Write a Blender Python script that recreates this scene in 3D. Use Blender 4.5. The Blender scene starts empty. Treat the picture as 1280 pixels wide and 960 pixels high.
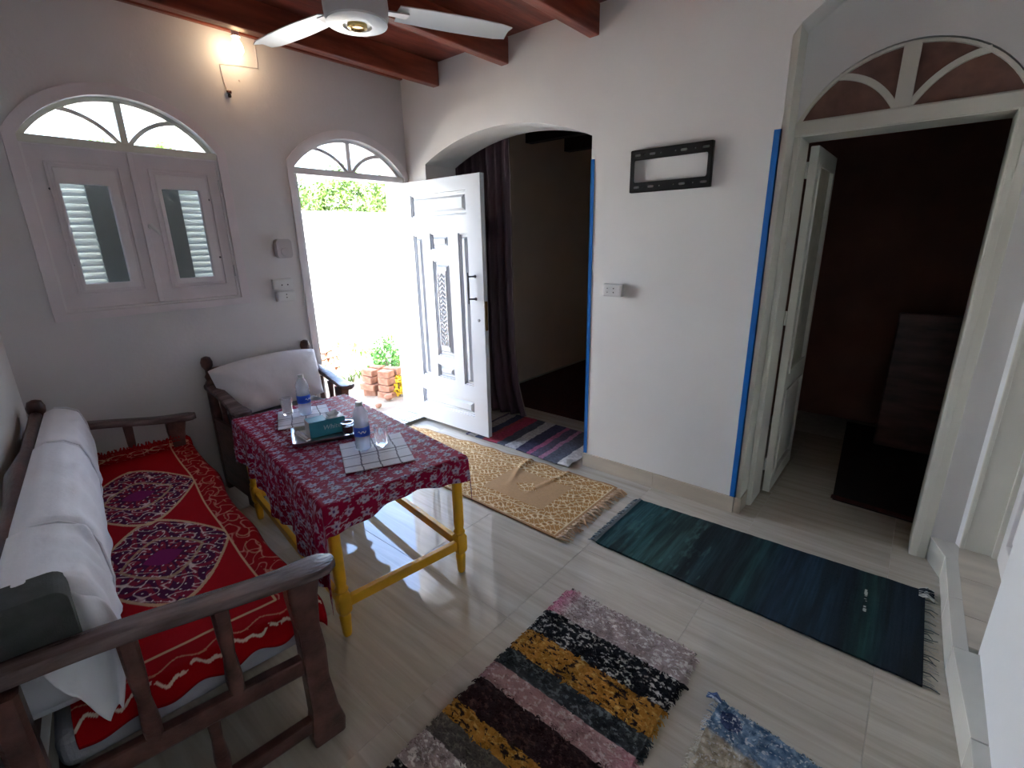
import bpy, bmesh, math, random
import numpy as np
from mathutils import Vector, Matrix
from mathutils.geometry import tessellate_polygon
random.seed(7); rng = np.random.RandomState(5)
PI = math.pi; R = math.radians
C = bpy.context.scene.collection

# ------------------------------------------------------------------ camera
cam_d = bpy.data.cameras.new('camera'); cam = bpy.data.objects.new('camera', cam_d); C.objects.link(cam)
yaw, pitch, roll = R(49.699), R(16.549), R(-1.131)
fw = Vector((math.sin(yaw)*math.cos(pitch), math.cos(yaw)*math.cos(pitch), -math.sin(pitch)))
rt = Vector((math.cos(yaw), -math.sin(yaw), 0)); up = rt.cross(fw)
r2 = math.cos(roll)*rt + math.sin(roll)*up; u2 = -math.sin(roll)*rt + math.cos(roll)*up
cam.matrix_world = Matrix(((r2.x, u2.x, -fw.x, 0), (r2.y, u2.y, -fw.y, 0), (r2.z, u2.z, -fw.z, 1.55), (0, 0, 0, 1)))
cam_d.sensor_width = 36; cam_d.lens = 603.263/1280*36; cam_d.clip_start = .02; cam_d.clip_end = 300
bpy.context.scene.camera = cam

# ------------------------------------------------------------------ light
sc = bpy.context.scene
sc.view_settings.view_transform = 'Standard'; sc.view_settings.look = 'None'
sc.view_settings.gamma = 1; sc.view_settings.use_curve_mapping = False
sc.view_settings.exposure = 3.2
w = bpy.data.worlds.new('sky'); sc.world = w; w.use_nodes = True
nt = w.node_tree; bg = nt.nodes['Background']
sky = nt.nodes.new('ShaderNodeTexSky'); sky.sky_type = 'NISHITA'; sky.sun_disc = False
sky.sun_elevation = R(58); sky.sun_rotation = R(200); sky.air_density = 1.0; sky.dust_density = 2.5; sky.ozone_density = 1.0
nt.links.new(sky.outputs[0], bg.inputs[0]); bg.inputs[1].default_value = 0.30
sd = bpy.data.lights.new('sun', 'SUN'); sd.energy = 10.0; sd.angle = R(.6); sd.color = (.93, .97, 1.0)
sun = bpy.data.objects.new('sun', sd); C.objects.link(sun)
sun.rotation_euler = Vector((.28, .62, -1.0)).to_track_quat('-Z', 'Y').to_euler(); sun.location = (0, -6, 12)
def portal(loc, rot, sx, sy):
    d = bpy.data.lights.new('daylight_portal', 'AREA'); d.shape = 'RECTANGLE'; d.size = sx; d.size_y = sy
    d.cycles.is_portal = True
    o = bpy.data.objects.new('daylight_portal', d); C.objects.link(o); o.location = loc; o.rotation_euler = rot
portal((2.22, 3.70, 1.16), (R(-90), 0, 0), .95, 2.3)
portal((.86, 3.70, 1.80), (R(-90), 0, 0), .9, 1.2)

# ------------------------------------------------------------------ materials
def nodemat(name, color, rough=.6, metal=0, spec=.5):
    m = bpy.data.materials.new(name); m.use_nodes = True
    b = m.node_tree.nodes['Principled BSDF']
    b.inputs['Base Color'].default_value = (*color, 1); b.inputs['Roughness'].default_value = rough
    b.inputs['Metallic'].default_value = metal; b.inputs['Specular IOR Level'].default_value = spec
    return m, m.node_tree, b
def mat(name, color, rough=.6, metal=0, var=.12, scale=6, stretch=(1, 1, 1), bump=.1, bscale=None, spec=.5, c2=None, detail=4, dist=.01):
    """noise varied procedural material"""
    m, t, b = nodemat(name, color, rough, metal, spec)
    N = t.nodes.new; L = t.links.new
    tc = N('ShaderNodeTexCoord'); mp = N('ShaderNodeMapping'); mp.inputs['Scale'].default_value = stretch
    L(tc.outputs['Object'], mp.inputs[0])
    n = N('ShaderNodeTexNoise'); n.inputs['Scale'].default_value = scale; n.inputs['Detail'].default_value = detail
    L(mp.outputs[0], n.inputs['Vector'])
    r = N('ShaderNodeValToRGB'); c = np.array(color)
    lo = np.clip(c*(1-var), 0, 1); hi = np.clip(c*(1+var), 0, 1) if c2 is None else np.array(c2)
    r.color_ramp.elements[0].position = .3; r.color_ramp.elements[1].position = .7
    r.color_ramp.elements[0].color = (*lo, 1); r.color_ramp.elements[1].color = (*hi, 1)
    L(n.outputs['Fac'], r.inputs[0]); L(r.outputs[0], b.inputs['Base Color'])
    if bump:
        n2 = N('ShaderNodeTexNoise'); n2.inputs['Scale'].default_value = bscale or scale*6; n2.inputs['Detail'].default_value = 5
        L(mp.outputs[0], n2.inputs['Vector'])
        bp = N('ShaderNodeBump'); bp.inputs['Strength'].default_value = bump; bp.inputs['Distance'].default_value = dist
        L(n2.outputs['Fac'], bp.inputs['Height']); L(bp.outputs[0], b.inputs['Normal'])
    return m
def vmat(name, rough=.9, bump=.4, bscale=250, stretch=(1, 1, 1), spec=.2, sheen=0, dist=.004):
    m, t, b = nodemat(name, (1, 1, 1), rough, 0, spec); N = t.nodes.new; L = t.links.new
    a = N('ShaderNodeAttribute'); a.attribute_name = 'Col'; L(a.outputs['Color'], b.inputs['Base Color'])
    tc = N('ShaderNodeTexCoord'); mp = N('ShaderNodeMapping'); mp.inputs['Scale'].default_value = stretch
    n = N('ShaderNodeTexNoise'); n.inputs['Scale'].default_value = bscale
    L(tc.outputs['Object'], mp.inputs[0]); L(mp.outputs[0], n.inputs['Vector'])
    bp = N('ShaderNodeBump'); bp.inputs['Strength'].default_value = bump; bp.inputs['Distance'].default_value = dist
    L(n.outputs['Fac'], bp.inputs['Height']); L(bp.outputs[0], b.inputs['Normal'])
    b.inputs['Sheen Weight'].default_value = sheen
    return m
def glassmat(name, color=(1, 1, 1), rough=0.0, ior=1.45, thin=False):
    m, t, b = nodemat(name, color, rough)
    b.inputs['Transmission Weight'].default_value = 1; b.inputs['IOR'].default_value = ior
    if thin:
        N = t.nodes.new; L = t.links.new
        tr = N('ShaderNodeBsdfTransparent'); tr.inputs[0].default_value = (*color, 1)
        gl = N('ShaderNodeBsdfGlossy'); gl.inputs['Roughness'].default_value = rough
        fr = N('ShaderNodeFresnel'); fr.inputs[0].default_value = ior
        mx = N('ShaderNodeMixShader'); L(fr.outputs[0], mx.inputs[0]); L(tr.outputs[0], mx.inputs[1]); L(gl.outputs[0], mx.inputs[2])
        out = [n for n in t.nodes if n.type == 'OUTPUT_MATERIAL'][0]; L(mx.outputs[0], out.inputs[0])
    return m
def emis(name, color, s):
    m, t, b = nodemat(name, color); b.inputs['Emission Color'].default_value = (*color, 1); b.inputs['Emission Strength'].default_value = s
    return m
M = {}
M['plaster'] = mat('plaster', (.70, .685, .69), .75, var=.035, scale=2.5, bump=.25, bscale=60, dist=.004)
M['plaster_right'] = mat('plaster_right', (.81, .80, .785), .7, var=.03, scale=2, bump=.18, bscale=60, dist=.004)
M['plaster_white'] = mat('plaster_white', (.84, .85, .86), .6, var=.02, scale=2, bump=.1, bscale=50, dist=.003)
M['white_paint'] = mat('white_paint', (.78, .76, .76), .35, var=.04, scale=5, bump=.08, bscale=40)
M['casing_paint'] = mat('casing_paint', (.78, .74, .755), .4, var=.05, scale=5, bump=.1, bscale=40)
M['pinkish_paint'] = mat('pinkish_paint', (.73, .675, .70), .4, var=.06, scale=5, bump=.12, bscale=40)
M['door_paint'] = mat('door_paint', (.60, .625, .66), .22, var=.02, scale=3, bump=.05, bscale=30)
M['cream_paint'] = mat('cream_paint', (.72, .71, .63), .4, var=.04, scale=4, bump=.08, bscale=40)
M['blue_tape'] = mat('blue_tape', (.01, .15, .52), .3, var=.08, scale=8, bump=.05)
M['hall_plaster'] = mat('hall_plaster', (.76, .60, .47), .8, var=.06, scale=2, bump=.2, bscale=50)
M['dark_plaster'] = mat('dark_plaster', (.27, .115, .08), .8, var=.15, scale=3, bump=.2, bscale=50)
M['ceiling_wood'] = mat('ceiling_wood', (.20, .032, .018), .33, var=.5, scale=3, stretch=(1, 6, 6), bump=.2, bscale=8, c2=(.30, .07, .04))
M['beam_wood'] = mat('beam_wood', (.23, .036, .018), .3, var=.45, scale=2.5, stretch=(1, 7, 7), bump=.25, bscale=8, c2=(.34, .085, .045))
M['dark_wood'] = mat('dark_wood', (.075, .028, .022), .33, var=.45, scale=4, stretch=(4, 1, 4), bump=.25, bscale=20, c2=(.17, .07, .055))
M['arm_wood'] = mat('arm_wood', (.10, .055, .050), .24, var=.4, scale=5, stretch=(1, 5, 5), bump=.3, bscale=22, c2=(.20, .14, .135))
M['yellow_paint'] = mat('yellow_paint', (.80, .42, .012), .38, var=.12, scale=8, bump=.12, bscale=50)
M['cotton'] = mat('cotton', (.86, .87, .93), .85, var=.03, scale=4, bump=.5, bscale=9, dist=.02)
M['pillow_cotton'] = mat('pillow_cotton', (.74, .73, .77), .85, var=.03, scale=4, bump=.4, bscale=9, dist=.02)
M['grey_cloth'] = mat('grey_cloth', (.055, .06, .058), .9, var=.2, scale=25, bump=.3, bscale=300)
M['mattress'] = mat('mattress', (.36, .36, .40), .9, var=.1, scale=8, bump=.3, bscale=100)
M['chrome'] = mat('chrome', (.75, .75, .76), .16, 1, var=.05, bump=0)
M['steel_dark'] = mat('steel_dark', (.10, .10, .11), .4, .8, var=.1, bump=.05)
M['black_metal'] = mat('black_metal', (.012, .012, .013), .45, .3, var=.1, bump=.05)
M['plastic'] = mat('plastic', (.72, .72, .72), .35, var=.02, bump=0)
M['plastic_grey'] = mat('plastic_grey', (.50, .48, .49), .4, var=.02, bump=0)
M['hole'] = mat('hole', (.01, .01, .01), .7, var=.1, bump=0)
M['outer_grey'] = mat('outer_grey', (.13, .13, .105), .7, var=.1)
M['glass'] = glassmat('glass', (.93, .95, .94), .02, thin=True)
M['dusty_glass'] = mat('dusty_glass', (.20, .10, .075), .35, var=.25, scale=14, bump=.1)
M['frost'] = mat('frost', (.50, .47, .36), .35, var=.12, scale=20, bump=.2)
M['cup_glass'] = glassmat('cup_glass', (.97, .98, 1), 0.0, 1.45)
def petmat(name, col, dif):
    m, t, b = nodemat(name, col, .12); N = t.nodes.new; L = t.links.new
    tr = N('ShaderNodeBsdfTransparent'); tr.inputs[0].default_value = (*col, 1)
    mx = N('ShaderNodeMixShader'); mx.inputs[0].default_value = dif; L(tr.outputs[0], mx.inputs[1]); L(b.outputs[0], mx.inputs[2])
    out = [n for n in t.nodes if n.type == 'OUTPUT_MATERIAL'][0]; L(mx.outputs[0], out.inputs[0]); return m
M['bottle_pet'] = petmat('bottle_pet', (.93, .96, 1.0), .32)
M['bottle_water'] = petmat('bottle_water', (.93, .96, 1.0), .05)
M['gold'] = mat('gold', (.72, .50, .18), .25, .9, var=.1, bump=0)
M['fan_white'] = mat('fan_white', (.74, .77, .78), .35, var=.03, bump=0)
M['curtain'] = mat('curtain', (.075, .04, .055), .6, var=.35, scale=6, stretch=(6, 6, .3), bump=.2, bscale=60)
M['ground'] = mat('ground', (.22, .16, .11), .95, var=.25, scale=3, bump=.6, bscale=12, dist=.04, c2=(.36, .30, .23))
M['garden_wall'] = mat('garden_wall', (.82, .82, .80), .85, var=.03, scale=2, bump=.2)
M['brick'] = mat('brick', (.27, .11, .06), .95, var=.25, scale=9, bump=.6, bscale=30, c2=(.42, .22, .14))
M['leaf'] = mat('leaf', (.05, .12, .02), .55, var=.5, scale=4, bump=0, c2=(.17, .27, .05))
M['leaf_yellow'] = mat('leaf_yellow', (.85, .60, .03), .5, var=.2, scale=10, bump=0)
M['leaf_bush'] = mat('leaf_bush', (.07, .26, .05), .5, var=.4, scale=10, bump=0, c2=(.15, .42, .08))
M['bark'] = mat('bark', (.16, .11, .07), .9, var=.3, scale=10, bump=.5)
M['grass'] = mat('grass', (.22, .30, .07), .8, var=.3, scale=5, bump=0, c2=(.45, .48, .20))
M['red_carpet'] = mat('red_carpet', (.06, .010, .008), .95, var=.3, scale=30, bump=.4, bscale=300)
M['black_rug'] = mat('black_rug', (.012, .008, .008), .95, var=.4, scale=30, bump=.4, bscale=300)
M['teal_box'] = mat('teal_box', (.035, .27, .36), .35, var=.15, scale=12, bump=0, c2=(.06, .36, .45))
M['paper_white'] = mat('paper_white', (.85, .86, .88), .6, var=.03, bump=0)
M['label_blue'] = mat('label_blue', (.01, .09, .62), .35, var=.1, bump=0)
M['dark_sauce'] = mat('dark_sauce', (.10, .008, .008), .25, var=.2, bump=0)
M['tassel_tan'] = mat('tassel_tan', (.62, .42, .26), .9, var=.2, scale=40, bump=0)
M['tassel_white'] = mat('tassel_white', (.55, .53, .50), .9, var=.25, scale=60, bump=0)
M['tassel_teal'] = mat('tassel_teal', (.16, .22, .24), .9, var=.35, scale=60, bump=0)
M['strand'] = vmat('strand', .95, 0, 50)
# floor tile: cream veined wood-look porcelain, glossy
def tile_mat():
    m, t, b = nodemat('floor_tile', (.4, .35, .28), .07, 0, 1.0); N = t.nodes.new; L = t.links.new
    g = N('ShaderNodeNewGeometry'); oi = N('ShaderNodeObjectInfo')
    ad = N('ShaderNodeVectorMath'); ad.operation = 'ADD'; L(g.outputs['Position'], ad.inputs[0])
    sc_ = N('ShaderNodeVectorMath'); sc_.operation = 'SCALE'; cb = N('ShaderNodeCombineXYZ')
    L(oi.outputs['Random'], cb.inputs[0]); L(oi.outputs['Random'], cb.inputs[1]); L(cb.outputs[0], sc_.inputs[0]); sc_.inputs['Scale'].default_value = 3.0
    L(sc_.outputs[0], ad.inputs[1])
    mp = N('ShaderNodeMapping'); mp.inputs['Scale'].default_value = (22, 1.3, 1); L(ad.outputs[0], mp.inputs[0])
    n = N('ShaderNodeTexNoise'); n.inputs['Scale'].default_value = 1.0; n.inputs['Detail'].default_value = 6; n.inputs['Roughness'].default_value = .6; n.inputs['Distortion'].default_value = .6
    L(mp.outputs[0], n.inputs['Vector'])
    r = N('ShaderNodeValToRGB'); e = r.color_ramp.elements
    e[0].position = .25; e[0].color = (.44, .385, .31, 1); e[1].position = .75; e[1].color = (.68, .64, .56, 1)
    x = e.new(.5); x.color = (.56, .51, .425, 1)
    L(n.outputs['Fac'], r.inputs[0]); L(r.outputs[0], b.inputs['Base Color'])
    n3 = N('ShaderNodeTexNoise'); n3.inputs['Scale'].default_value = 5; L(g.outputs['Position'], n3.inputs['Vector'])
    mr = N('ShaderNodeMapRange'); mr.inputs['To Min'].default_value = .015; mr.inputs['To Max'].default_value = .065
    L(n3.outputs['Fac'], mr.inputs['Value']); L(mr.outputs[0], b.inputs['Roughness'])
    return m
M['tile'] = tile_mat()
M['grout'] = mat('grout', (.55, .52, .46), .8, var=.1, scale=20)
M['base_tile'] = mat('base_tile', (.56, .49, .40), .25, var=.1, scale=3, stretch=(1, 1, 5), bump=.03)
M['base_white'] = mat('base_white', (.72, .71, .65), .2, var=.08, scale=3, bump=.03)
M['sill_tile'] = mat('sill_tile', (.66, .60, .50), .15, var=.12, scale=4, stretch=(3, 1, 1), bump=.02)
def louver_mat():
    m, t, b = nodemat('louver_paint', (.42, .43, .40), .5); N = t.nodes.new; L = t.links.new
    tr = N('ShaderNodeBsdfTranslucent'); tr.inputs[0].default_value = (.8, .8, .75, 1)
    mx = N('ShaderNodeMixShader'); mx.inputs[0].default_value = .12
    out = [n for n in t.nodes if n.type == 'OUTPUT_MATERIAL'][0]
    L(b.outputs[0], mx.inputs[1]); L(tr.outputs[0], mx.inputs[2]); L(mx.outputs[0], out.inputs[0]); return m
M['louver'] = louver_mat()

# ------------------------------------------------------------------ mesh helpers
class MB:
    def __init__(s): s.v = []; s.f = []
    def add(s, vs, fs):
        k = len(s.v); s.v += [tuple(v) for v in vs]; s.f += [tuple(i+k for i in f) for f in fs]; return s
    def box(s, x0, x1, y0, y1, z0, z1):
        v = [(x, y, z) for z in (z0, z1) for y in (y0, y1) for x in (x0, x1)]
        return s.add(v, [(0, 2, 3, 1), (4, 5, 7, 6), (0, 1, 5, 4), (2, 6, 7, 3), (0, 4, 6, 2), (1, 3, 7, 5)])
    def hexa(s, v):  # 8 verts: bottom loop 4, top loop 4
        return s.add(v, [(3, 2, 1, 0), (4, 5, 6, 7), (0, 1, 5, 4), (1, 2, 6, 5), (2, 3, 7, 6), (3, 0, 4, 7)])
    def tube(s, pts, r, n=8, sq=None):
        pts = [Vector(p) for p in pts]; rs = r if isinstance(r, (list, tuple)) else [r]*len(pts)
        rings = []; pn = None
        for i, p in enumerate(pts):
            d = (pts[min(i+1, len(pts)-1)]-pts[max(i-1, 0)]).normalized()
            if pn is None:
                a = Vector((0, 0, 1)) if abs(d.z) < .9 else Vector((1, 0, 0)); n1 = d.cross(a).normalized()
            else:
                n1 = (pn-d*pn.dot(d)).normalized()
            pn = n1; n2 = d.cross(n1)
            rings.append([p+(n1*math.cos(2*PI*k/n)+n2*math.sin(2*PI*k/n))*rs[i] for k in range(n)])
        v = [q for rg in rings for q in rg]; f = []
        for i in range(len(pts)-1):
            for k in range(n): f.append((i*n+k, i*n+(k+1) % n, (i+1)*n+(k+1) % n, (i+1)*n+k))
        f.append(tuple(range(n))[::-1]); f.append(tuple((len(pts)-1)*n+k for k in range(n)))
        return s.add(v, f)
    def lathe(s, prof, n=24, c=(0, 0, 0), cap=True, axis='z'):
        v = []; f = []
        for (r, h) in prof:
            for k in range(n):
                a = 2*PI*k/n; p = (r*math.cos(a), r*math.sin(a), h)
                if axis == 'x': p = (h, p[0], p[1])
                if axis == 'y': p = (p[0], h, p[1])
                v.append((p[0]+c[0], p[1]+c[1], p[2]+c[2]))
        m = len(prof)
        for i in range(m-1):
            for k in range(n): f.append((i*n+k, i*n+(k+1) % n, (i+1)*n+(k+1) % n, (i+1)*n+k))
        if cap:
            if prof[0][0] > 1e-6: f.append(tuple(range(n))[::-1])
            if prof[-1][0] > 1e-6: f.append(tuple((m-1)*n+k for k in range(n)))
        return s.add(v, f)
    def sq_lathe(s, prof, c=(0, 0, 0), n=16, k=6):   # rounded square section turned post
        v = []; f = []
        for (r, h, kk) in prof:
            for i in range(n):
                a = 2*PI*(i+.5)/n; ca, sa = math.cos(a), math.sin(a)
                q = (abs(ca)**kk+abs(sa)**kk)**(-1/kk)
                v.append((c[0]+r*q*ca, c[1]+r*q*sa, c[2]+h))
        for j in range(len(prof)-1):
            for i in range(n): f.append((j*n+i, j*n+(i+1) % n, (j+1)*n+(i+1) % n, (j+1)*n+i))
        f.append(tuple(range(n))[::-1]); f.append(tuple((len(prof)-1)*n+i for i in range(n)))
        return s.add(v, f)
    def loops(s, outer, holes, to3, t0, t1):  # 2D polygon with holes, extruded between t0 and t1 ; to3(a,b,t)->xyz
        L = [outer]+holes
        tri = tessellate_polygon([[Vector((a, b, 0)) for a, b in l] for l in L]); flat = [p for l in L for p in l]; n = len(flat)
        v = [to3(a, b, t0) for a, b in flat]+[to3(a, b, t1) for a, b in flat]
        f = [tuple(t) for t in tri]+[tuple(i+n for i in t[::-1]) for t in tri]
        k = 0
        for l in L:
            for i in range(len(l)):
                j = (i+1) % len(l); f.append((k+i, k+j, n+k+j, n+k+i))
            k += len(l)
        return s.add(v, f)
    def build(s, name, m, parent=None, bevel=0, smooth=False, seg=2):
        me = bpy.data.meshes.new(name); me.from_pydata(s.v, [], s.f); me.materials.append(m)
        bm = bmesh.new(); bm.from_mesh(me); bmesh.ops.recalc_face_normals(bm, faces=bm.faces); bm.to_mesh(me); bm.free()
        if smooth:
            me.polygons.foreach_set('use_smooth', [True]*len(me.polygons))
            if smooth != 'full' and hasattr(me, 'set_sharp_from_angle'): me.set_sharp_from_angle(angle=R(38))
        o = bpy.data.objects.new(name, me); C.objects.link(o)
        if parent is not None: o.parent = parent
        if bevel:
            b = o.modifiers.new('bevel', 'BEVEL'); b.width = bevel; b.segments = seg; b.limit_method = 'ANGLE'; b.angle_limit = R(40)
        return o
def tag(o, label=None, cat=None, group=None, kind=None):
    if label: o['label'] = label
    if cat: o['category'] = cat
    if group: o['group'] = group
    if kind: o['kind'] = kind
    return o
def thing(name, label, cat, loc=(0, 0, 0), rz=0, group=None, kind=None):
    o = bpy.data.objects.new(name, None); C.objects.link(o); o.location = loc; o.rotation_euler = (0, 0, rz); o.empty_display_size = .1
    return tag(o, label, cat, group, kind)
def struct(name, label, mb, m, **k):
    return tag(mb.build(name, m, **k), label, None, None, 'structure')
def arch(x0, x1, zs, za, n=24, za_t=None):      # points from (x1,zs) over apex to (x0,zs)
    h = (x1-x0)/2; r = za-zs; Rr = (h*h+r*r)/(2*r); cx = (x0+x1)/2; cz = za-Rr; a = math.asin(min(1, h/Rr))
    return [(cx+Rr*math.sin(a-2*a*i/n), cz+Rr*math.cos(a-2*a*i/n)) for i in range(n+1)]
def archz(x, x0, x1, zs, za):
    h = (x1-x0)/2; r = za-zs; Rr = (h*h+r*r)/(2*r); cx = (x0+x1)/2
    return za-Rr+math.sqrt(max(Rr*Rr-(x-cx)**2, 0))
XZ = lambda a, b, t: (a, t, b)      # wall in the xz plane, thickness along y
YZ = lambda a, b, t: (t, a, b)
# numpy noise
def vnoise(x, y, seed=0):
    xi = np.floor(x).astype(int); yi = np.floor(y).astype(int); xf = x-xi; yf = y-yi
    def h(a, b):
        n = (a*374761393+b*668265263+seed*1442695041) & 0x7fffffff
        n = ((n ^ (n >> 13))*1274126177) & 0x7fffffff
        return ((n ^ (n >> 16)) & 0xffff)/65535.
    u = xf*xf*(3-2*xf); v = yf*yf*(3-2*yf)
    return (h(xi, yi)*(1-u)+h(xi+1, yi)*u)*(1-v)+(h(xi, yi+1)*(1-u)+h(xi+1, yi+1)*u)*v
def fbm(x, y, seed=0, o=4):
    s = 0; a = .5
    for i in range(o): s = s+a*vnoise(x*2**i, y*2**i, seed+i*17); a *= .5
    return s/(1-.5**o)
def mixc(a, b, t):
    t = np.clip(t, 0, 1)[..., None]; return np.asarray(a)*(1-t)+np.asarray(b)*t
def grid(name, nu, nv, pos, col, m, parent=None, thick=0, smooth=True):
    """pos(U,V)->x,y,z arrays ; col(U,V)->rgb array (scene linear)"""
    U, V = np.meshgrid(np.linspace(0, 1, nu), np.linspace(0, 1, nv), indexing='ij')
    x, y, z = pos(U, V); co = np.stack([x+0*U, y+0*U, z+0*U], -1).reshape(-1, 3)
    i = np.arange(nu-1)[:, None]*nv+np.arange(nv-1)[None]; i = i.reshape(-1)
    f = np.stack([i, i+nv, i+nv+1, i+1], -1)
    me = bpy.data.meshes.new(name); me.vertices.add(len(co)); me.vertices.foreach_set('co', co.astype(np.float32).ravel())
    me.loops.add(f.size); me.loops.foreach_set('vertex_index', f.astype(np.int32).ravel())
    me.polygons.add(len(f)); me.polygons.foreach_set('loop_start', (np.arange(len(f))*4).astype(np.int32))
    me.update(calc_edges=True); me.validate()
    if smooth: me.polygons.foreach_set('use_smooth', [True]*len(me.polygons))
    if col is not None:
        c = col(U, V); c = np.concatenate([np.broadcast_to(c, U.shape+(3,)), np.ones(U.shape+(1,))], -1).reshape(-1, 4)
        at = me.color_attributes.new('Col', 'FLOAT_COLOR', 'POINT'); at.data.foreach_set('color', c.astype(np.float32).ravel())
    me.materials.append(m); o = bpy.data.objects.new(name, me); C.objects.link(o)
    if parent is not None: o.parent = parent
    if thick:
        s = o.modifiers.new('thick', 'SOLIDIFY'); s.thickness = thick; s.offset = 0
    return o
def strands(name, items, m, parent=None):
    """items: (points, radius, rgb) thin 4 sided strands in one mesh"""
    v = []; f = []; cols = []
    for pts, r, c in items:
        k0 = len(v)
        for i, p in enumerate(pts):
            rr = r*(1-.5*i/(len(pts)-1))
            for dx, dz in ((-1, -1), (1, -1), (1, 1), (-1, 1)):
                d = Vector(pts[min(i+1, len(pts)-1)])-Vector(pts[max(0, i-1)]); s_ = Vector((-d.y, d.x, 0))
                s_ = s_.normalized() if s_.length > 1e-6 else Vector((1, 0, 0)); nrm = d.cross(s_).normalized() if d.length > 0 else Vector((0, 0, 1))
                v.append(tuple(Vector(p)+s_*dx*rr+nrm*dz*rr)); cols.append((*c, 1))
        for i in range(len(pts)-1):
            a = k0+i*4
            for j in range(4): f.append((a+j, a+(j+1) % 4, a+4+(j+1) % 4, a+4+j))
    me = bpy.data.meshes.new(name); me.from_pydata(v, [], f)
    at = me.color_attributes.new('Col', 'FLOAT_COLOR', 'POINT'); at.data.foreach_set('color', np.array(cols, np.float32).ravel())
    me.materials.append(m); o = bpy.data.objects.new(name, me); C.objects.link(o)
    if parent is not None: o.parent = parent
    o['kind'] = 'stuff'; return o

# ================================================================== STRUCTURE
YA = 3.39; YO = 3.64; XB = 2.725; XB2 = 3.05; XD = 2.88; ZC = 2.79
# left wall is 6.6 deg out of square
WA = R(-6.6); wd = (math.sin(R(10.2)), math.cos(R(10.2)))   # direction along left wall (x,y)
def lw(y): return .172+(y-3.39)*wd[0]/wd[1]
# floor slab and tiles
floor = struct('floor', 'glossy beige tiled floor of the room and the spaces behind it', MB().box(-.75, 6.2, -3.0, YO, -.12, -.0018), M['grout'])
T = .615; GX, GY = 1.27, 1.13
tm = MB().box(-T/2+.0010, T/2-.0010, -T/2+.0010, T/2-.0010, -.0018, 0)
t0 = tm.build('tile', M['tile'], floor, bevel=.0006, seg=1); first = True
for i in range(-4, 5):
    for j in range(-3, 5):
        cx, cy = GX+(i+.5)*T, GY+(j+.5)*T
        x0, x1, y0, y1 = cx-T/2, cx+T/2, cy-T/2, cy+T/2
        if cy > 3.9 or x1 < -.7: continue
        if first: o = t0; first = False
        else: o = t0.copy(); C.objects.link(o); o.parent = floor
        yy1 = min(y1, YO); o.scale = (1, (yy1-y0)/T, 1)
        o.location = (cx, (y0+yy1)/2, 0)
# ceiling
ceil_ = struct('ceiling', 'dark red stained wooden ceiling carried by beams', MB().box(-.8, 6.3, -3.1, YO+.0, ZC, ZC+.15), M['ceiling_wood'])
for k in range(5):
    y = 2.95-k*.663
    MB().box(lw(y)-.25, XB+.02, y, y+.065, 2.638, ZC).build('beam', M['beam_wood'], ceil_, bevel=.006)
MB().box(-.0, XB, YA-.03, YA, 2.755, ZC).build('wall_plate', M['beam_wood'], ceil_, bevel=.004)
# back wall (window and entrance)
WX0, WX1, WZ0, WZS, WZA = .427, 1.292, 1.232, 2.075, 2.305
DX0, DX1, DZS, DZA = 1.757, 2.682, 2.05, 2.277
hole_w = [(WX0, WZ0), (WX1, WZ0)]+arch(WX0, WX1, WZS, WZA)
outer = [(-.75, -.1), (DX0, -.1), (DX0, 0)]+arch(DX0, DX1, DZS, DZA)[::-1]+[(DX1, 0), (DX1, -.1), (XB2, -.1), (XB2, 2.95), (-.75, 2.95)]
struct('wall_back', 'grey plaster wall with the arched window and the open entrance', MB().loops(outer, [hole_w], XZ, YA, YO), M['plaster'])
struct('trim_1', 'raised stone threshold under the entrance door', MB().box(DX0, DX1, YA-.06, YO+.02, 0, .022), M['sill_tile'], bevel=.004)
# right wall with the big arch and the alcove of the inner door
AY0, AY1, AZS, AZA = 1.652, 3.16, 2.135, 2.297
ALZ0, ALY1 = 2.40, .635
al = [(ALY1, 0), (ALY1, 2.40), (.60, 2.445), (.48, 2.53), (.30, 2.60), (.10, 2.63), (-.10, 2.62), (-.36, 2.58)]
outerB = [(-.36, 2.58), (-.10, 2.62), (.10, 2.63), (.30, 2.60), (.48, 2.53), (.60, 2.445), (ALY1, 2.40), (ALY1, -.1), (AY0, -.1), (AY0, AZS)]
outerB += arch(AY0, AY1, AZS, AZA)[::-1][1:] + [(AY1, -.1), (YA, -.1), (YA, 2.95), (-.36, 2.95)]
struct('wall_right', 'white plaster wall with the wide arched opening and the bracket', MB().loops(outerB, [], YZ, XB, XD), M['plaster_right'])
# thicker part behind (reveals), with the inner door opening
D2Y0, D2Y1, D2Z = -.165, .575, 2.0
D2ZS, D2ZA = 2.07, 2.315
o2 = [(-.7, 2.95), (-.7, -.1), (-.20, -.1), (-.20, 2.06)]+arch(-.20, .605, 2.06, 2.325)[::-1]+[(.605, -.1), (AY0, -.1), (AY0, AZS)]+arch(AY0, AY1, AZS, AZA)[::-1][1:]+[(AY1, -.1), (YA, -.1), (YA, 2.95)]
struct('wall_partition', 'inner layer of the right wall around arch and inner door', MB().loops(o2, [], YZ, XD, XB2), M['plaster_right'])
# left wall, skewed
def lwall():
    ya, yb = -.9, YA+.02; t = .2
    return MB().hexa([(lw(ya)-t, ya, -.1), (lw(ya), ya, -.1), (lw(yb), yb, -.1), (lw(yb)-t, yb, -.1), (lw(ya)-t, ya, 2.95), (lw(ya), ya, 2.95), (lw(yb), yb, 2.95), (lw(yb)-t, yb, 2.95)])
struct('wall_left', 'pale plaster wall behind the long sofa', lwall(), M['plaster_right'])
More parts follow.
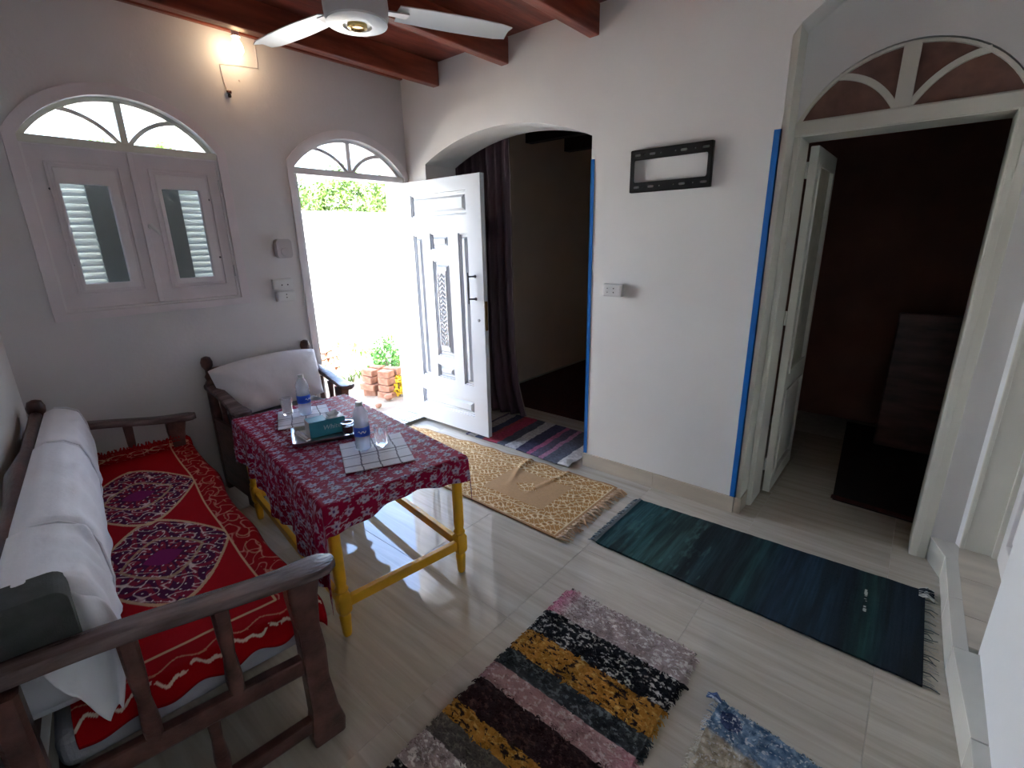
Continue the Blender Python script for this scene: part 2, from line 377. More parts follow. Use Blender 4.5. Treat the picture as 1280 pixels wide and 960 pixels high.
# front wall (camera side) with the raised cupboard-door recess
FY = -.37
PX0, PX1 = 2.11, 2.86
struct('wall_front', 'white plaster wall close to the camera on the right', MB().loops([(-.6, -.1), (PX0, -.1), (PX0, 2.2), (PX1, 2.2), (PX1, 2.95), (-.6, 2.95)], [], XZ, FY-.25, FY), M['plaster_white'])
struct('wall_front_corner', 'narrow white wall strip between inner door and recessed door', MB().hexa([(3.04, -.246, -.1), (3.04, -.62, -.1), (2.862, -.62, -.1), (2.855, -.335, -.1), (3.04, -.246, 2.95), (3.04, -.62, 2.95), (2.862, -.62, 2.95), (2.855, -.335, 2.95)]), M['plaster_white'])
struct('wall_front_header', 'plaster above the recessed door', MB().box(PX0, PX1, FY-.25, FY, 2.08, 2.95), M['plaster_white'])
# platform and skirting tiles in front
t2 = struct('trim_2', 'raised beige tiled threshold of the recessed white door', MB().box(PX0, 2.87, -.60, -.325, 0, .112), M['grout'])
for a, b in ((PX0, 2.30), (2.303, 2.58), (2.583, 2.87)): MB().box(a, b, -.60, -.327, .112, .118).build('sill_tile', M['sill_tile'], t2, bevel=.001)
bf = thing('baseboard_front', 'cream tile skirting and kerb along the front wall', None, (0, 0, 0), kind='structure')
def kerb(p, q, h, t=.03, rise=.118):
    (x0, y0), (x1, y1) = p, q; d = Vector((x1-x0, y1-y0)).normalized(); n = Vector((d.y, -d.x))*t
    if n.y > 0: n = -n
    return MB().hexa([(x0, y0, 0), (x1, y1, 0), (x1+n.x, y1+n.y, 0), (x0+n.x, y0+n.y, 0), (x0, y0, h), (x1, y1, h), (x1+n.x, y1+n.y, h), (x0+n.x, y0+n.y, h)])
for p, q in (((2.905, -.222), (2.722, -.284)), ((2.72, -.285), (2.40, -.290)), ((2.398, -.290), (2.078, -.297)), ((2.075, -.298), (1.67, -.330)), ((1.667, -.330), (1.06, -.333)), ((1.057, -.333), (.45, -.335)), ((.447, -.335), (-.2, -.336))):
    kerb(p, q, .12, .045 if p[0] > 2.08 else .080).build('skirting_tile', M['base_white'], bf, bevel=.002)
MB().hexa([(2.905, -.222, 0), (2.722, -.284, 0), (2.722, -.33, 0), (2.9, -.34, 0), (2.905, -.222, .119), (2.722, -.284, .119), (2.722, -.33, .119), (2.9, -.34, .119)]).build('skirting_tile', M['base_white'], bf, bevel=.002)
br = thing('baseboard_right', 'beige tile skirting under the television bracket', None, (0, 0, 0), kind='structure')
for y0, y1 in ((.636, 1.13), (1.132, 1.652)):
    MB().box(XB-.014, XB, y0, y1, 0, .10).build('skirting_tile', M['base_tile'], br, bevel=.002)
MB().box(XB, XD, .600, .6355, 0, .10).build('skirting_tile', M['base_tile'], br, bevel=.002)
MB().box(XB, XB2, AY0-.0, AY0+.012, 0, .10).build('skirting_tile', M['base_tile'], br, bevel=.002)
MB().box(XB-.014, XB, AY1, YA, 0, .10).build('skirting_tile', M['base_tile'], br, bevel=.002)
# blue protective corner strips
s = MB().box(XB-.004, XB+.003, AY0-.022, AY0+.004, .012, 2.005); s.box(XB-.004, XB+.025, AY0-.001, AY0+.004, .012, 2.005)
struct('trim_3', 'blue protective strip on the edge of the wide arch', s, M['blue_tape'])
s = MB().box(XB-.004, XB+.003, ALY1-.004, ALY1+.028, .100, 2.025); s.box(XB-.004, XB+.03, ALY1-.004, ALY1+.001, .1, 2.025)
struct('trim_4', 'blue protective strip beside the inner door', s, M['blue_tape'])

# hall behind the wide arch
struct('wall_hall_back', 'brown shaded wall at the back of the dark hall', MB().box(XB2, 6.1, YA-.03, YO, -.1, 2.95), M['hall_plaster'])
struct('wall_hall_right', 'end wall of the dark hall', MB().box(5.9, 6.1, .9, YA, -.1, 2.95), M['hall_plaster'])
struct('wall_hall_front', 'wall between the hall and the dark bedroom', MB().box(XB2, 6.1, .91, .97, -.1, 2.95), M['hall_plaster'])
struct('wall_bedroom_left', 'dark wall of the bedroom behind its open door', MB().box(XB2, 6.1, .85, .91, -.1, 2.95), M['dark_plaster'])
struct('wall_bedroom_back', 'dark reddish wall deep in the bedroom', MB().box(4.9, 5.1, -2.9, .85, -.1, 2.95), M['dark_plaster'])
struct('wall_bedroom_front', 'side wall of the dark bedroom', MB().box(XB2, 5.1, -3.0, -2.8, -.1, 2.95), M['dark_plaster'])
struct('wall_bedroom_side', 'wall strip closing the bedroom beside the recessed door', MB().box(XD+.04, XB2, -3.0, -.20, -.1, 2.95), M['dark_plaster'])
struct('wall_front_return', 'wall behind the recessed door closing the room', MB().box(-.6, 2.93, -.82, -.62, -.1, 2.95), M['plaster_white'])
for x in (3.55, 4.25, 4.95):
    MB().box(x, x+.1, .97, YA-.03, 2.50, ZC).build('beam', M['black_metal'], ceil_)

# ------------------------------------------------------------------ fan-shaped light helper
def fanlight(parent, x0, x1, zs, za, yc, to, mm, bar=.016, post=.022, dep=.03, rim=.022, glass=M['glass']):
    cx = (x0+x1)/2
    a_o = arch(x0, x1, zs, za, 28); a_i = arch(x0+rim*1.4, x1-rim*1.4, zs, za-rim, 28)
    MB().loops([p for p in a_o]+[p for p in a_i[::-1]], [], to, yc-dep/2, yc+dep/2).build('arch_frame', mm, parent, bevel=.002)
    MB().loops([(cx-post/2, zs), (cx+post/2, zs), (cx+post/2, za-rim*.5), (cx-post/2, za-rim*.5)], [], to, yc-dep/2, yc+dep/2).build('glazing_bar', mm, parent, bevel=.002)
    for sg in (-1, 1):
        n = 12; A = []; B = []
        ex = cx+sg*(x1-x0)*.315; ez = archz(ex, x0, x1, zs, za)-.004
        P0 = Vector((cx+sg*.018, zs)); P2 = Vector((ex, ez)); P1 = Vector((cx+sg*(x1-x0)*.13, zs+(za-zs)*.62))
        for i in range(n+1):
            t = i/n; p = P0*(1-t)**2+P1*2*t*(1-t)+P2*t*t; d = ((P1-P0)*(1-t)+(P2-P1)*t).normalized(); nn = Vector((-d.y, d.x))*bar/2
            A.append(tuple(p+nn)); B.append(tuple(p-nn))
        MB().loops(A+B[::-1], [], to, yc-dep/2+.002, yc+dep/2-.002).build('glazing_bar', mm, parent, bevel=.002)
    # panes: four fan shaped pieces cut by post and bars
    xs = [x0+.02, cx-(x1-x0)*.315, cx, cx+(x1-x0)*.315, x1-.02]
    for i in range(4):
        xa, xb = xs[i], xs[i+1]; top = [(xa+(xb-xa)*k/8, archz(xa+(xb-xa)*k/8, x0, x1, zs, za)-.012) for k in range(9)]
        base = [(cx+(-.01 if i < 2 else .01), zs+.004)]
        if i in (0, 3):
            side = x0+.012 if i == 0 else x1-.012
            base = [(side, zs+.004)]+base if i == 0 else base+[(side, zs+.004)]
            poly = (base+top[::-1]) if i == 0 else (base+top[::-1])
        else: poly = base+top[::-1]
        MB().loops(poly, [], to, yc-.003, yc+.003).build('pane', glass, parent)

# ------------------------------------------------------------------ window_1
win = thing('window_1', 'arched window with pinkish white closed shutters and fan light', None, (0, 0, 0), kind='structure')
co = [(.377, 1.19), (1.342, 1.19)]+arch(.377, 1.342, 2.09, 2.362, 28)
MB().loops(co, [hole_w], XZ, YA-.016, YA+.002).build('casing', M['pinkish_paint'], win, bevel=.005)
ci = [(p[0], p[1]) for p in hole_w]
MB().loops([(WX0, WZ0), (WX1, WZ0), (WX1, 2.05), (WX0, 2.05)], [[(WX0+.012, WZ0+.012), (WX1-.012, WZ0+.012), (WX1-.012, 2.04), (WX0+.012, 2.04)]], XZ, YA+.002, YA+.10).build('frame', M['casing_paint'], win)
MB().box(WX0, WX1, YA-.004, YA+.08, 2.045, 2.082).build('transom', M['cream_paint'], win, bevel=.003)
fanlight(win, WX0, WX1, 2.078, WZA, YA+.05, XZ, M['cream_paint'], rim=.022, post=.032, bar=.021)
def shutter(x0, x1, gx0, gx1, side):
    sh = MB().loops([(x0, 1.245), (x1, 1.245), (x1, 2.043), (x0, 2.043)], [[(gx0, 1.372), (gx1, 1.372), (gx1, 1.868), (gx0, 1.868)]], XZ, YA+.012, YA+.04).build('shutter', M['pinkish_paint'], win, bevel=.002)
    # raised border around a beveled field
    b0, b1 = x0+.066, x1-.052
    MB().loops([(b0, 1.315), (b1, 1.315), (b1, 1.970), (b0, 1.970)], [[(b0+.012, 1.327), (b1-.012, 1.327), (b1-.012, 1.958), (b0+.012, 1.958)]], XZ, YA+.002, YA+.014).build('moulding', M['pinkish_paint'], sh, bevel=.003)
    MB().loops([(b0+.026, 1.341), (b1-.026, 1.341), (b1-.026, 1.944), (b0+.026, 1.944)], [[(gx0, 1.372), (gx1, 1.372), (gx1, 1.868), (gx0, 1.868)]], XZ, YA+.004, YA+.014).build('raised_field', M['casing_paint'], sh, bevel=.004)
    MB().box(gx0, gx1, YA+.022, YA+.026, 1.372, 1.868).build('pane', M['glass'], sh)
    for z in (1.40, 1.90):
        hx = x0+.004 if side < 0 else x1-.004
        MB().tube([(hx, YA+.006, z-.035), (hx, YA+.006, z+.035)], .0055, 8).build('hinge', M['casing_paint'] if side < 0 else M['chrome'], sh, smooth=True)
    return sh
s1 = shutter(.435, .857, .540, .738, -1); s2 = shutter(.862, 1.286, .975, 1.165, 1)
MB().box(.845, .874, YA-.002, YA+.014, 1.247, 2.041).build('meeting_strip', M['pinkish_paint'], s2, bevel=.004)
h = MB().lathe([(.0, -.02), (.014, -.018), (.014, 0)], 12, (.882, YA, 1.665), axis='y'); h.tube([(.882, YA-.02, 1.665), (.875, YA-.028, 1.675), (.905, YA-.03, 1.635), (.912, YA-.03, 1.618)], [.009, .011, .010, .006], 8)
h.build('handle', M['plastic'], s2, smooth=True)
for (x, z) in ((.50, 1.84), (.77, 1.63), (1.21, 1.82), (1.215, 1.485), (.51, 1.47)):
    MB().lathe([(.0, -.004), (.006, -.003), (.006, 0)], 8, (x, YA+.012, z), axis='y').build('screw_head', M['steel_dark'], s1 if x < .86 else s2)
# exterior louvred shutters behind the glass
ext = MB().loops([(WX0, WZ0), (WX1, WZ0), (WX1, 2.05), (WX0, 2.05)], [[(.47, 1.28), (.672, 1.28), (.672, 2.0), (.47, 2.0)], [(1.115, 1.28), (1.26, 1.28), (1.26, 2.0), (1.115, 2.0)]], XZ, 3.585, 3.62).build('outer_shutter', M['outer_grey'], win)
lv = None
for i in range(20):
    z = 1.295+i*.0365
    for (a, b) in ((.47, .672), (1.115, 1.26)):
        if lv is None:
            lv = MB().hexa([(-.5, -.014, -.018), (.5, -.014, -.018), (.5, -.010, -.020), (-.5, -.010, -.020), (-.5, .012, .018), (.5, .012, .018), (.5, .016, .016), (-.5, .016, .016)]).build('louvre_slat', M['louver'], ext); o = lv
        else: o = lv.copy(); C.objects.link(o); o.parent = ext
        o.location = ((a+b)/2, 3.60, z); o.scale = (b-a, 1, 1)

# ------------------------------------------------------------------ door_1 (entrance)
d1 = thing('door_1', 'white carved entrance door standing open under an arched fan light', None, (0, 0, 0), kind='structure')
co = [(1.718, 0), (DX0, 0)]+arch(DX0, DX1, DZS, DZA, 28)[::-1]+[(DX1, 0), (2.72, 0)]+arch(1.718, 2.72, 2.09, 2.332, 28)
MB().loops(co, [], XZ, YA-.014, YA+.002).build('casing', M['casing_paint'], d1, bevel=.005)
MB().box(DX0, DX0+.028, YA+.002, YA+.10, 0, 2.02).build('jamb', M['white_paint'], d1, bevel=.003)
MB().box(DX1-.028, DX1, YA+.03, YA+.13, 0, 2.02).build('jamb', M['white_paint'], d1, bevel=.003)
MB().box(DX0, DX1, YA-.006, YA+.09, 2.012, 2.056).build('transom', M['white_paint'], d1, bevel=.004)
fanlight(d1, DX0, DX1, 2.052, DZA, YA+.05, XZ, M['white_paint'], rim=.020, post=.032, bar=.023)
LX0, LX1, LY0, LY1 = 2.620, 2.662, 2.478, 3.372
LZ0, LZ1 = .032, 2.005
panels = [(2.625, 3.245, 1.742, 1.905), (3.132, 3.236, .44, 1.605), (2.62, 2.722, .44, 1.61), (2.83, 3.038, 1.492, 1.615), (2.828, 3.024, .64, 1.408), (2.835, 3.038, .455, .568), (2.622, 3.258, .178, .316)]
rect = lambda a, b, c, d: [(a, c), (b, c), (b, d), (a, d)]
leaf = MB().loops(rect(LY0, LY1, LZ0, LZ1), [rect(*p) for p in panels], YZ, LX0, LX0+.022)
leaf.box(LX0+.022, LX1, LY0, LY1, LZ0, LZ1)
leaf = leaf.build('leaf', M['door_paint'], d1, bevel=.0025)
for (a, b, c, d) in panels:
    MB().loops(rect(a, b, c, d), [rect(a+.01, b-.01, c+.01, d-.01)], YZ, LX0+.008, LX0+.022).build('moulding', M['door_paint'], leaf, bevel=.004)
    m_ = .026; x = LX0
    if b-a > .18 and d-c > .5: m_ = .03
    v = [(x+.022, a+m_, c+m_), (x+.022, b-m_, c+m_), (x+.022, b-m_, d-m_), (x+.022, a+m_, d-m_)]
    k = min(m_+.018, (b-a)/2-.012)
    v += [(x+.003, a+k, c+k), (x+.003, b-k, c+k), (x+.003, b-k, d-k), (x+.003, a+k, d-k)]
    MB().hexa(v).build('raised_panel', M['door_paint'], leaf, bevel=.001)
# carved openwork strip: dark backing with white scrolls
carve = MB().box(LX0+.0005, LX0+.004, 2.888, 2.976, .73, 1.322).build('carved_panel', M['steel_dark'], leaf)
sm = MB()
for k in range(17):
    z = .75+k*.0345; ph = 1 if k < 8 else -1
    for sg in (-1, 1):
        pts = [(LX0-.001, 2.932, z-ph*.008), (LX0-.001, 2.932+sg*.014, z+ph*.010), (LX0-.001, 2.932+sg*.030, z+ph*.022), (LX0-.001, 2.932+sg*.040, z+ph*.012), (LX0-.001, 2.932+sg*.034, z+ph*.004)]
        sm.tube(pts, [.004, .0052, .0048, .004, .003], 6)
    sm.lathe([(0, -.004), (.006, 0), (0, .004)], 6, (LX0-.001, 2.932, z+ph*.012), axis='x')
sm.loops(rect(2.882, 2.982, .722, 1.33), [rect(2.890, 2.974, .732, 1.320)], YZ, LX0-.003, LX0+.003)
sm.build('scrollwork', M['door_paint'], carve, smooth=True)
hb = MB().tube([(LX0-.045, 2.592, 1.10), (LX0-.048, 2.592, 1.215), (LX0-.045, 2.592, 1.33)], [.006, .009, .006], 10)
for z in (1.135, 1.30):
    hb.tube([(LX0-.046, 2.592, z), (LX0-.02, 2.572, z), (LX0, 2.560, z)], [.006, .006, .009], 8); hb.lathe([(.013, 0), (.010, -.006), (0, -.007)], 12, (LX0, 2.560, z), axis='x')
hb.build('pull_handle', M['steel_dark'], leaf, smooth=True)
MB().lathe([(.012, .002), (.012, -.004), (0, -.005)], 12, (LX0, 2.535, .975), axis='x').build('lock', M['steel_dark'], leaf)
MB().box(LX0+.008, LX1-.008, LY0-.003, LY0+.001, .90, 1.12).build('lock_plate', M['gold'], leaf)
for z in (.3, 1.0, 1.75):
    MB().tube([(LX1-.002, LY1+.008, z-.045), (LX1-.002, LY1+.008, z+.045)], .007, 8).build('hinge', M['chrome'], leaf, smooth=True)

# ------------------------------------------------------------------ door_2 (inner, dark room)
d2 = thing('door_2', 'cream framed inner door with dark fan light, opening on a dark bedroom', None, (0, 0, 0), kind='structure')
FX = XD-.012
cs = [(-.20, 0), (D2Y0, 0), (D2Y0, D2Z), (D2Y1, D2Z), (D2Y1, 0), (.603, 0), (.603, 2.07), (-.20, 2.07)]
MB().loops(cs, [], YZ, FX-.002, XB2+.02).build('frame', M['cream_paint'], d2, bevel=.003)
MB().box(FX-.008, FX+.05, -.20, .606, 2.004, 2.066).build('transom', M['cream_paint'], d2, bevel=.005)
MB().box(XB+.004, XD, .6055, .6348, .0, 2.45).build('reveal_lining', M['cream_paint'], d2)
MB().box(2.862, 2.95, -.232, -.166, 0, 2.08).build('jamb', M['cream_paint'], d2, bevel=.004)
MB().box(FX-.008, FX, D2Y1+.008, .603, 0, 2.0).build('jamb_moulding', M['cream_paint'], d2, bevel=.003)
MB().box(FX-.008, FX, -.199, D2Y0-.008, .0, 2.0).build('jamb_moulding', M['cream_paint'], d2, bevel=.003)
fanlight(d2, -.195, .605, 2.062, 2.318, FX+.03, YZ, M['cream_paint'], rim=.012, post=.06, bar=.026, dep=.045, glass=M['dusty_glass'])
l2 = MB().loops(rect(3.075, 3.66, .015, 1.985), [rect(3.15, 3.58, .78, 1.90), rect(3.15, 3.58, .12, .66)], lambda a, b, t: (a, t, b), .525, .565).build('leaf', M['cream_paint'], d2, bevel=.003)
MB().box(3.15, 3.58, .540, .552, .78, 1.90).build('frosted_pane', M['frost'], l2)
MB().hexa([(3.16, .540, .13), (3.57, .540, .13), (3.57, .540, .65), (3.16, .540, .65), (3.20, .524, .17), (3.53, .524, .17), (3.53, .524, .61), (3.20, .524, .61)]).build('raised_panel', M['cream_paint'], l2)
for z in (1.87, 1.10, .20):
    MB().tube([(3.068, .570, z-.04), (3.068, .570, z+.04)], .007, 8).build('hinge', M['cream_paint'], l2, smooth=True)
for z0, z1 in ((.78, 1.90), (.12, .66)):
    MB().loops(rect(3.14, 3.59, z0-.01, z1+.01), [rect(3.16, 3.57, z0+.01, z1-.01)], XZ, .518, .527).build('moulding', M['cream_paint'], l2, bevel=.002)

# ------------------------------------------------------------------ door_3 (recessed white door on the right)
d3 = thing('door_3', 'white panelled door recessed above the raised threshold on the right', None, (0, 0, 0), kind='structure')
MB().loops([(PX0, .118), (PX0+.03, .118), (PX0+.03, 2.05), (PX1-.03, 2.05), (PX1-.03, .118), (PX1, .118), (PX1, 2.08), (PX0, 2.08)], [], XZ, -.60, -.445).build('frame', M['cream_paint'], d3, bevel=.003)
MB().box(PX1-.012, PX1+.006, -.46, -.335, .118, 2.08).build('jamb', M['cream_paint'], d3, bevel=.002)
MB().box(PX1-.016, PX1-.002, -.352, -.336, .118, 2.08).build('jamb_moulding', M['cream_paint'], d3, bevel=.003)
l3 = MB().loops(rect(PX0+.032, PX1-.032, .122, 2.045), [rect(PX0+.12, PX1-.12, .24, .95), rect(PX0+.12, PX1-.12, 1.1, 1.93)], XZ, -.495, -.462).build('leaf', M['white_paint'], d3, bevel=.003)
for z0, z1 in ((.24, .95), (1.1, 1.93)):
    MB().hexa([(PX0+.12, -.485, z0), (PX1-.12, -.485, z0), (PX1-.12, -.485, z1), (PX0+.12, -.485, z1), (PX0+.16, -.470, z0+.04), (PX1-.16, -.470, z0+.04), (PX1-.16, -.470, z1-.04), (PX0+.16, -.470, z1-.04)]).build('raised_panel', M['white_paint'], l3)

# ================================================================== OBJECTS ON WALLS AND CEILING
# television bracket
tb = thing('television_bracket', 'black metal television wall bracket with slotted rails on white wall', 'bracket', (XB, 1.158, 1.907))
def rr(a, b, c, d, r=.012, n=4):
    p = []
    for (cx, cz, a0) in ((b-r, c+r, -90), (b-r, d-r, 0), (a+r, d-r, 90), (a+r, c+r, 180)):
        for i in range(n+1): t = R(a0+90*i/n); p.append((cx+r*math.cos(t), cz+r*math.sin(t)))
    return p
slots = []
for zc in (.083, -.083):
    for yc in (-.19, -.075, .10, .185):
        slots.append(rr(yc-.018, yc+.018, zc-.006, zc+.006, .0055, 3))
    for yc in (-.135, -.03, .05, .145):
        slots.append(rr(yc-.004, yc+.004, zc-.004, zc+.004, .0038, 2))
MB().loops(rr(-.226, .226, -.110, .110, .012), [rr(-.203, .203, -.060, .060, .014)]+slots, YZ, -.022, -.019).build('plate', M['black_metal'], tb)
for zz in (-.108, .108, -.060, .060):
    MB().box(-.022, -.0005 if abs(zz) > .1 else -.010, -.222 if abs(zz) > .1 else -.2, .222 if abs(zz) > .1 else .2, zz-.002, zz+.002).build('flange', M['black_metal'], tb)
for yy in (-.224, .224): MB().box(-.022, 0, yy-.002, yy+.002, -.108, .108).build('flange', M['black_metal'], tb)
# sockets
def socket(name, label, cat, face, c, wy, hz, holes, grp=None):
    t = thing(name, label, cat, c, 0, 'white wall sockets')
    if face == 'x':
        MB().box(-.032, 0, -wy/2, wy/2, -hz/2, hz/2).build('box', M['plastic'], t, bevel=.004)
        MB().box(-.035, -.030, -wy/2+.008, wy/2-.008, -hz/2+.008, hz/2-.008).build('cover', M['plastic'], t, bevel=.002)
        for (a, b, r) in holes: MB().lathe([(r, .001), (r, -.001)], 8, (-.0355, a, b), axis='x').build('socket_hole', M['hole'], t)
    else:
        MB().box(-wy/2, wy/2, -.032, 0, -hz/2, hz/2).build('box', M['plastic'], t, bevel=.004)
        MB().box(-wy/2+.008, wy/2-.008, -.035, -.030, -hz/2+.008, hz/2-.008).build('cover', M['plastic'], t, bevel=.002)
        for (a, b, r) in holes: MB().lathe([(r, .001), (r, -.001)], 8, (a, -.0355, b), axis='y').build('socket_hole', M['hole'], t)
socket('wall_socket', 'white surface mounted socket below the television bracket', 'socket', 'x', (XB, 1.465, 1.245), .125, .075, [(-.012, .012, .004), (-.012, -.012, .004), (.03, .012, .003), (.03, -.012, .003)])
socket('wall_socket', 'white double socket on back wall, upper of the two under the chime box', 'socket', 'y', (1.565, YA, 1.297), .135, .066, [(-.012, -.008, .005), (.028, -.008, .005)])
socket('wall_socket', 'white single socket on back wall, lower of the two under the chime box', 'socket', 'y', (1.575, YA, 1.212), .13, .066, [(0, .012, .004), (0, -.008, .004)])
ch = thing('chime_box', 'rounded pale plastic doorbell box on back wall above the two sockets', 'doorbell', (1.604, YA, 1.527))
MB().loops(rr(-.052, .052, -.062, .062, .024, 6), [], XZ, -.045, 0).build('housing', M['plastic_grey'], ch, bevel=.006)
MB().lathe([(.028, 0), (.026, -.004), (0, -.005)], 20, (0, -.045, -.022), axis='y').build('speaker_grille', M['plastic_grey'], ch, smooth=True)
# bare bulb lamp
bl = thing('ceiling_bulb', 'glowing warm bulb in white holder near the back wall', 'lamp', (1.468, 3.28, ZC))
MB().lathe([(.045, 0), (.045, -.012), (.024, -.03), (.019, -.075), (.024, -.085)], 20, (0, 0, 0)).build('holder', M['plastic'], bl, smooth=True)
MB().lathe([(.012, -.085), (.016, -.10), (.028, -.122), (.033, -.142), (.030, -.162), (.018, -.176), (.0, -.182)], 20, (0, 0, 0)).build('bulb', emis('bulb_glow', (1, .78, .5), 3.2), bl, smooth='full')
pl = bpy.data.lights.new('bulb_light', 'POINT'); pl.energy = .07; pl.color = (1, .62, .32); pl.shadow_soft_size = .035
po = bpy.data.objects.new('bulb_light', pl); C.objects.link(po); po.location = (1.468, 3.24, 2.56)
wr = thing('loose_cable', 'thin loose wire with connector hanging on wall under the bulb', 'cable', (1.40, YA, 2.58))
MB().tube([(.222, -.004, .022), (.12, -.005, .012), (.004, -.004, -.004), (.0, -.005, -.01), (.006, -.006, -.09), (.014, -.008, -.135)], .0024, 6).build('wire', M['pinkish_paint'], wr, smooth=True)
MB().tube([(.222, -.004, .022), (.224, -.004, .19)], .0022, 6).build('wire', M['pinkish_paint'], wr, smooth=True)
c_ = MB().box(.004, .034, -.024, -.004, -.158, -.140); c_.build('connector', M['chrome'], wr, bevel=.003)
MB().box(.016, .030, -.022, -.004, -.176, -.159).build('screw_terminal', M['hole'], wr, bevel=.002)
MB().lathe([(.006, 0), (.005, -.004), (0, -.005)], 8, (.10, 0, -.07), axis='y').build('wall_plug', M['pinkish_paint'], wr)

# ceiling fan
FC = (1.30, 1.83)
fan = thing('ceiling_fan', 'white three-blade ceiling fan with gold centre cap', 'fan', (FC[0]-.015, FC[1], ZC-.045))
MB().lathe([(.07, .045), (.065, -.0), (.03, -.06), (.0, -.06)], 24).build('canopy', M['fan_white'], fan, smooth=True)
MB().tube([(0, 0, -.05), (0, 0, -.27)], .012, 12).build('downrod', M['fan_white'], fan, smooth=True)
MB().lathe([(.02, -.25), (.095, -.262), (.118, -.28), (.121, -.33), (.118, -.372), (.112, -.385)], 40).build('motor_housing', M['plastic_grey'], fan, smooth=True)
MB().lathe([(.112, -.383), (.114, -.392), (.095, -.398), (.054, -.400), (.050, -.392), (.0, -.392)], 40).build('bottom_plate', M['fan_white'], fan, smooth=True)
MB().lathe([(.037, -.392), (.036, -.404), (.026, -.408), (.020, -.402), (.0, -.402)], 24).build('centre_cap', M['gold'], fan, smooth=True)
for a in (-24, 96, 216):
    bm_ = MB(); n = 10; top = []; bot = []
    for i in range(n+1):
        r = .16+i*(.48/n); wid = .055+.012*math.sin(i/n*PI); tw = -.006
        wid *= (.8 if i == n else 1)
        for s_, lst in ((-1, 0), (1, 1)): pass
        top.append(((r, -wid, -tw), (r, wid, tw)))
    v = []; f = []
    for i, (p, q) in enumerate(top):
        mid = tuple((p[k]+q[k])/2+(0, 0, .008)[k] for k in range(3))
        for d in (0, .004): v += [(p[0], p[1], p[2]+d), (mid[0], mid[1], mid[2]+d), (q[0], q[1], q[2]+d)]
    for i in range(n):
        k = i*6; j = k+6
        f += [(k, k+1, j+1, j), (k+1, k+2, j+2, j+1), (k+3, j+3, j+4, k+4), (k+4, j+4, j+5, k+5), (k, j, j+3, k+3), (k+2, k+5, j+5, j+2)]
    f += [(0, 3, 4, 1), (1, 4, 5, 2)]; k = n*6; f += [(k, k+1, k+4, k+3), (k+1, k+2, k+5, k+4)]
    ca, sa = math.cos(R(a)), math.sin(R(a))
    rot = lambda p: (p[0]*ca-p[1]*sa, p[0]*sa+p[1]*ca, p[2]-.335)
    bm_.add([rot(p) for p in v], f); bo = bm_.build('blade', M['fan_white'], fan, smooth=True)
    MB().hexa([rot(p) for p in ((.10, -.02, -.006), (.20, -.03, -.008), (.20, .03, -.002), (.10, .02, -.002), (.10, -.02, 0), (.20, -.03, -.002), (.20, .03, .006), (.10, .02, .004))]).build('blade_bracket', M['plastic_grey'], fan)

# ================================================================== FURNITURE
def turned(h, knob=True, r=.028):   # square shaft that turns into a round knob
    p = [(r*.9, 0, 8), (r, .004, 8), (r, h-.17, 8), (r*.72, h-.15, 2), (r*1.0, h-.13, 2), (r*.68, h-.11, 2), (r*.66, h-.085, 2), (r*1.22, h-.06, 2), (r*1.3, h-.035, 2), (r*.95, h-.008, 2), (r*.3, h, 2)]
    return p
def arm_mesh(x0, x1, z0, z1, yc, wob=1):
    """wavy paddle arm rest running along local x"""
    n = 26; v = []; f = []
    for i in range(n+1):
        t = i/n; x = x0+(x1-x0)*t; z = z0+(z1-z0)*t+.012*math.sin(t*PI*1.6+.4)*wob
        wd_ = .030+.012*t+.012*math.exp(-((t-.93)/.12)**2)
        if t > .93: wd_ *= math.sqrt(max(0.0, 1-((t-.93)/.075)**2))*.98+.02
        h_ = .019-.004*t
        cr = [(-1, .35), (-.86, .85), (-.4, 1.05), (.4, 1.05), (.86, .85), (1, .35), (1, -.5), (.85, -1), (-.85, -1), (-1, -.5)]
        for a, b in cr: v.append((x, yc+a*wd_, z+b*h_))
    m_ = 10
    for i in range(n):
        for k in range(m_): f.append((i*m_+k, i*m_+(k+1) % m_, (i+1)*m_+(k+1) % m_, (i+1)*m_+k))
    f.append(tuple(range(m_))[::-1]); f.append(tuple(n*m_+k for k in range(m_)))
    return MB().add(v, f)
def armz(x, x0, x1, z0, z1):
    t = (x-x0)/(x1-x0); return z0+(z1-z0)*t+.012*math.sin(t*PI*1.6+.4)-.016
def front_post(x, y, top, w=.034, d=.03):
    """flat sawn post with S-curved front edge"""
    fr = [(0, .050), (.05, .056), (.12, .040), (.25, .026), (.36, .030), (.45, .022), (top-.06, .030), (top, .044)]
    pts = [(x+b, a) for a, b in fr]+[(x-.042-(.01 if a > top-.07 or a < .1 else 0), a) for a, b in fr[::-1]]
    return MB().loops(pts, [], lambda a, b, t: (a, t, b), y-d, y+d)
sofa = thing('long_wooden_sofa', 'long dark brown wooden sofa bench along the left wall', 'sofa', (-.045, 1.325, 0), WA)
SL = 1.85; SD = .565
def bx_(y): return -.012-.088*(1.85-y)/1.85   # rear line of the sofa follows the skewed wall
for (px_, py_, hh) in ((-.055, -.0, .66), (.030, SL, .865)):
    MB().sq_lathe(turned(hh) if hh > .8 else [(.026, 0, 8), (.028, hh, 8)], (px_, py_, 0)).build('post', M['dark_wood'], sofa, smooth=True)
MB().tube([(bx_(y)+.035, y, z) for y, z in ((.02, .78), (.5, .78), (.75, .79), (.95, .80), (1.3, .78), (SL-.02, .79))], [.022, .022, .022, .034, .022, .024], 10).build('back_rail', M['dark_wood'], sofa, smooth=True)
MB().hexa([(bx_(y)+dx, y, z) for z in (.42, .48) for y, dx in ((.03, .02), (.03, .05), (SL-.03, .05), (SL-.03, .02))]).build('back_rail', M['dark_wood'], sofa, bevel=.006)
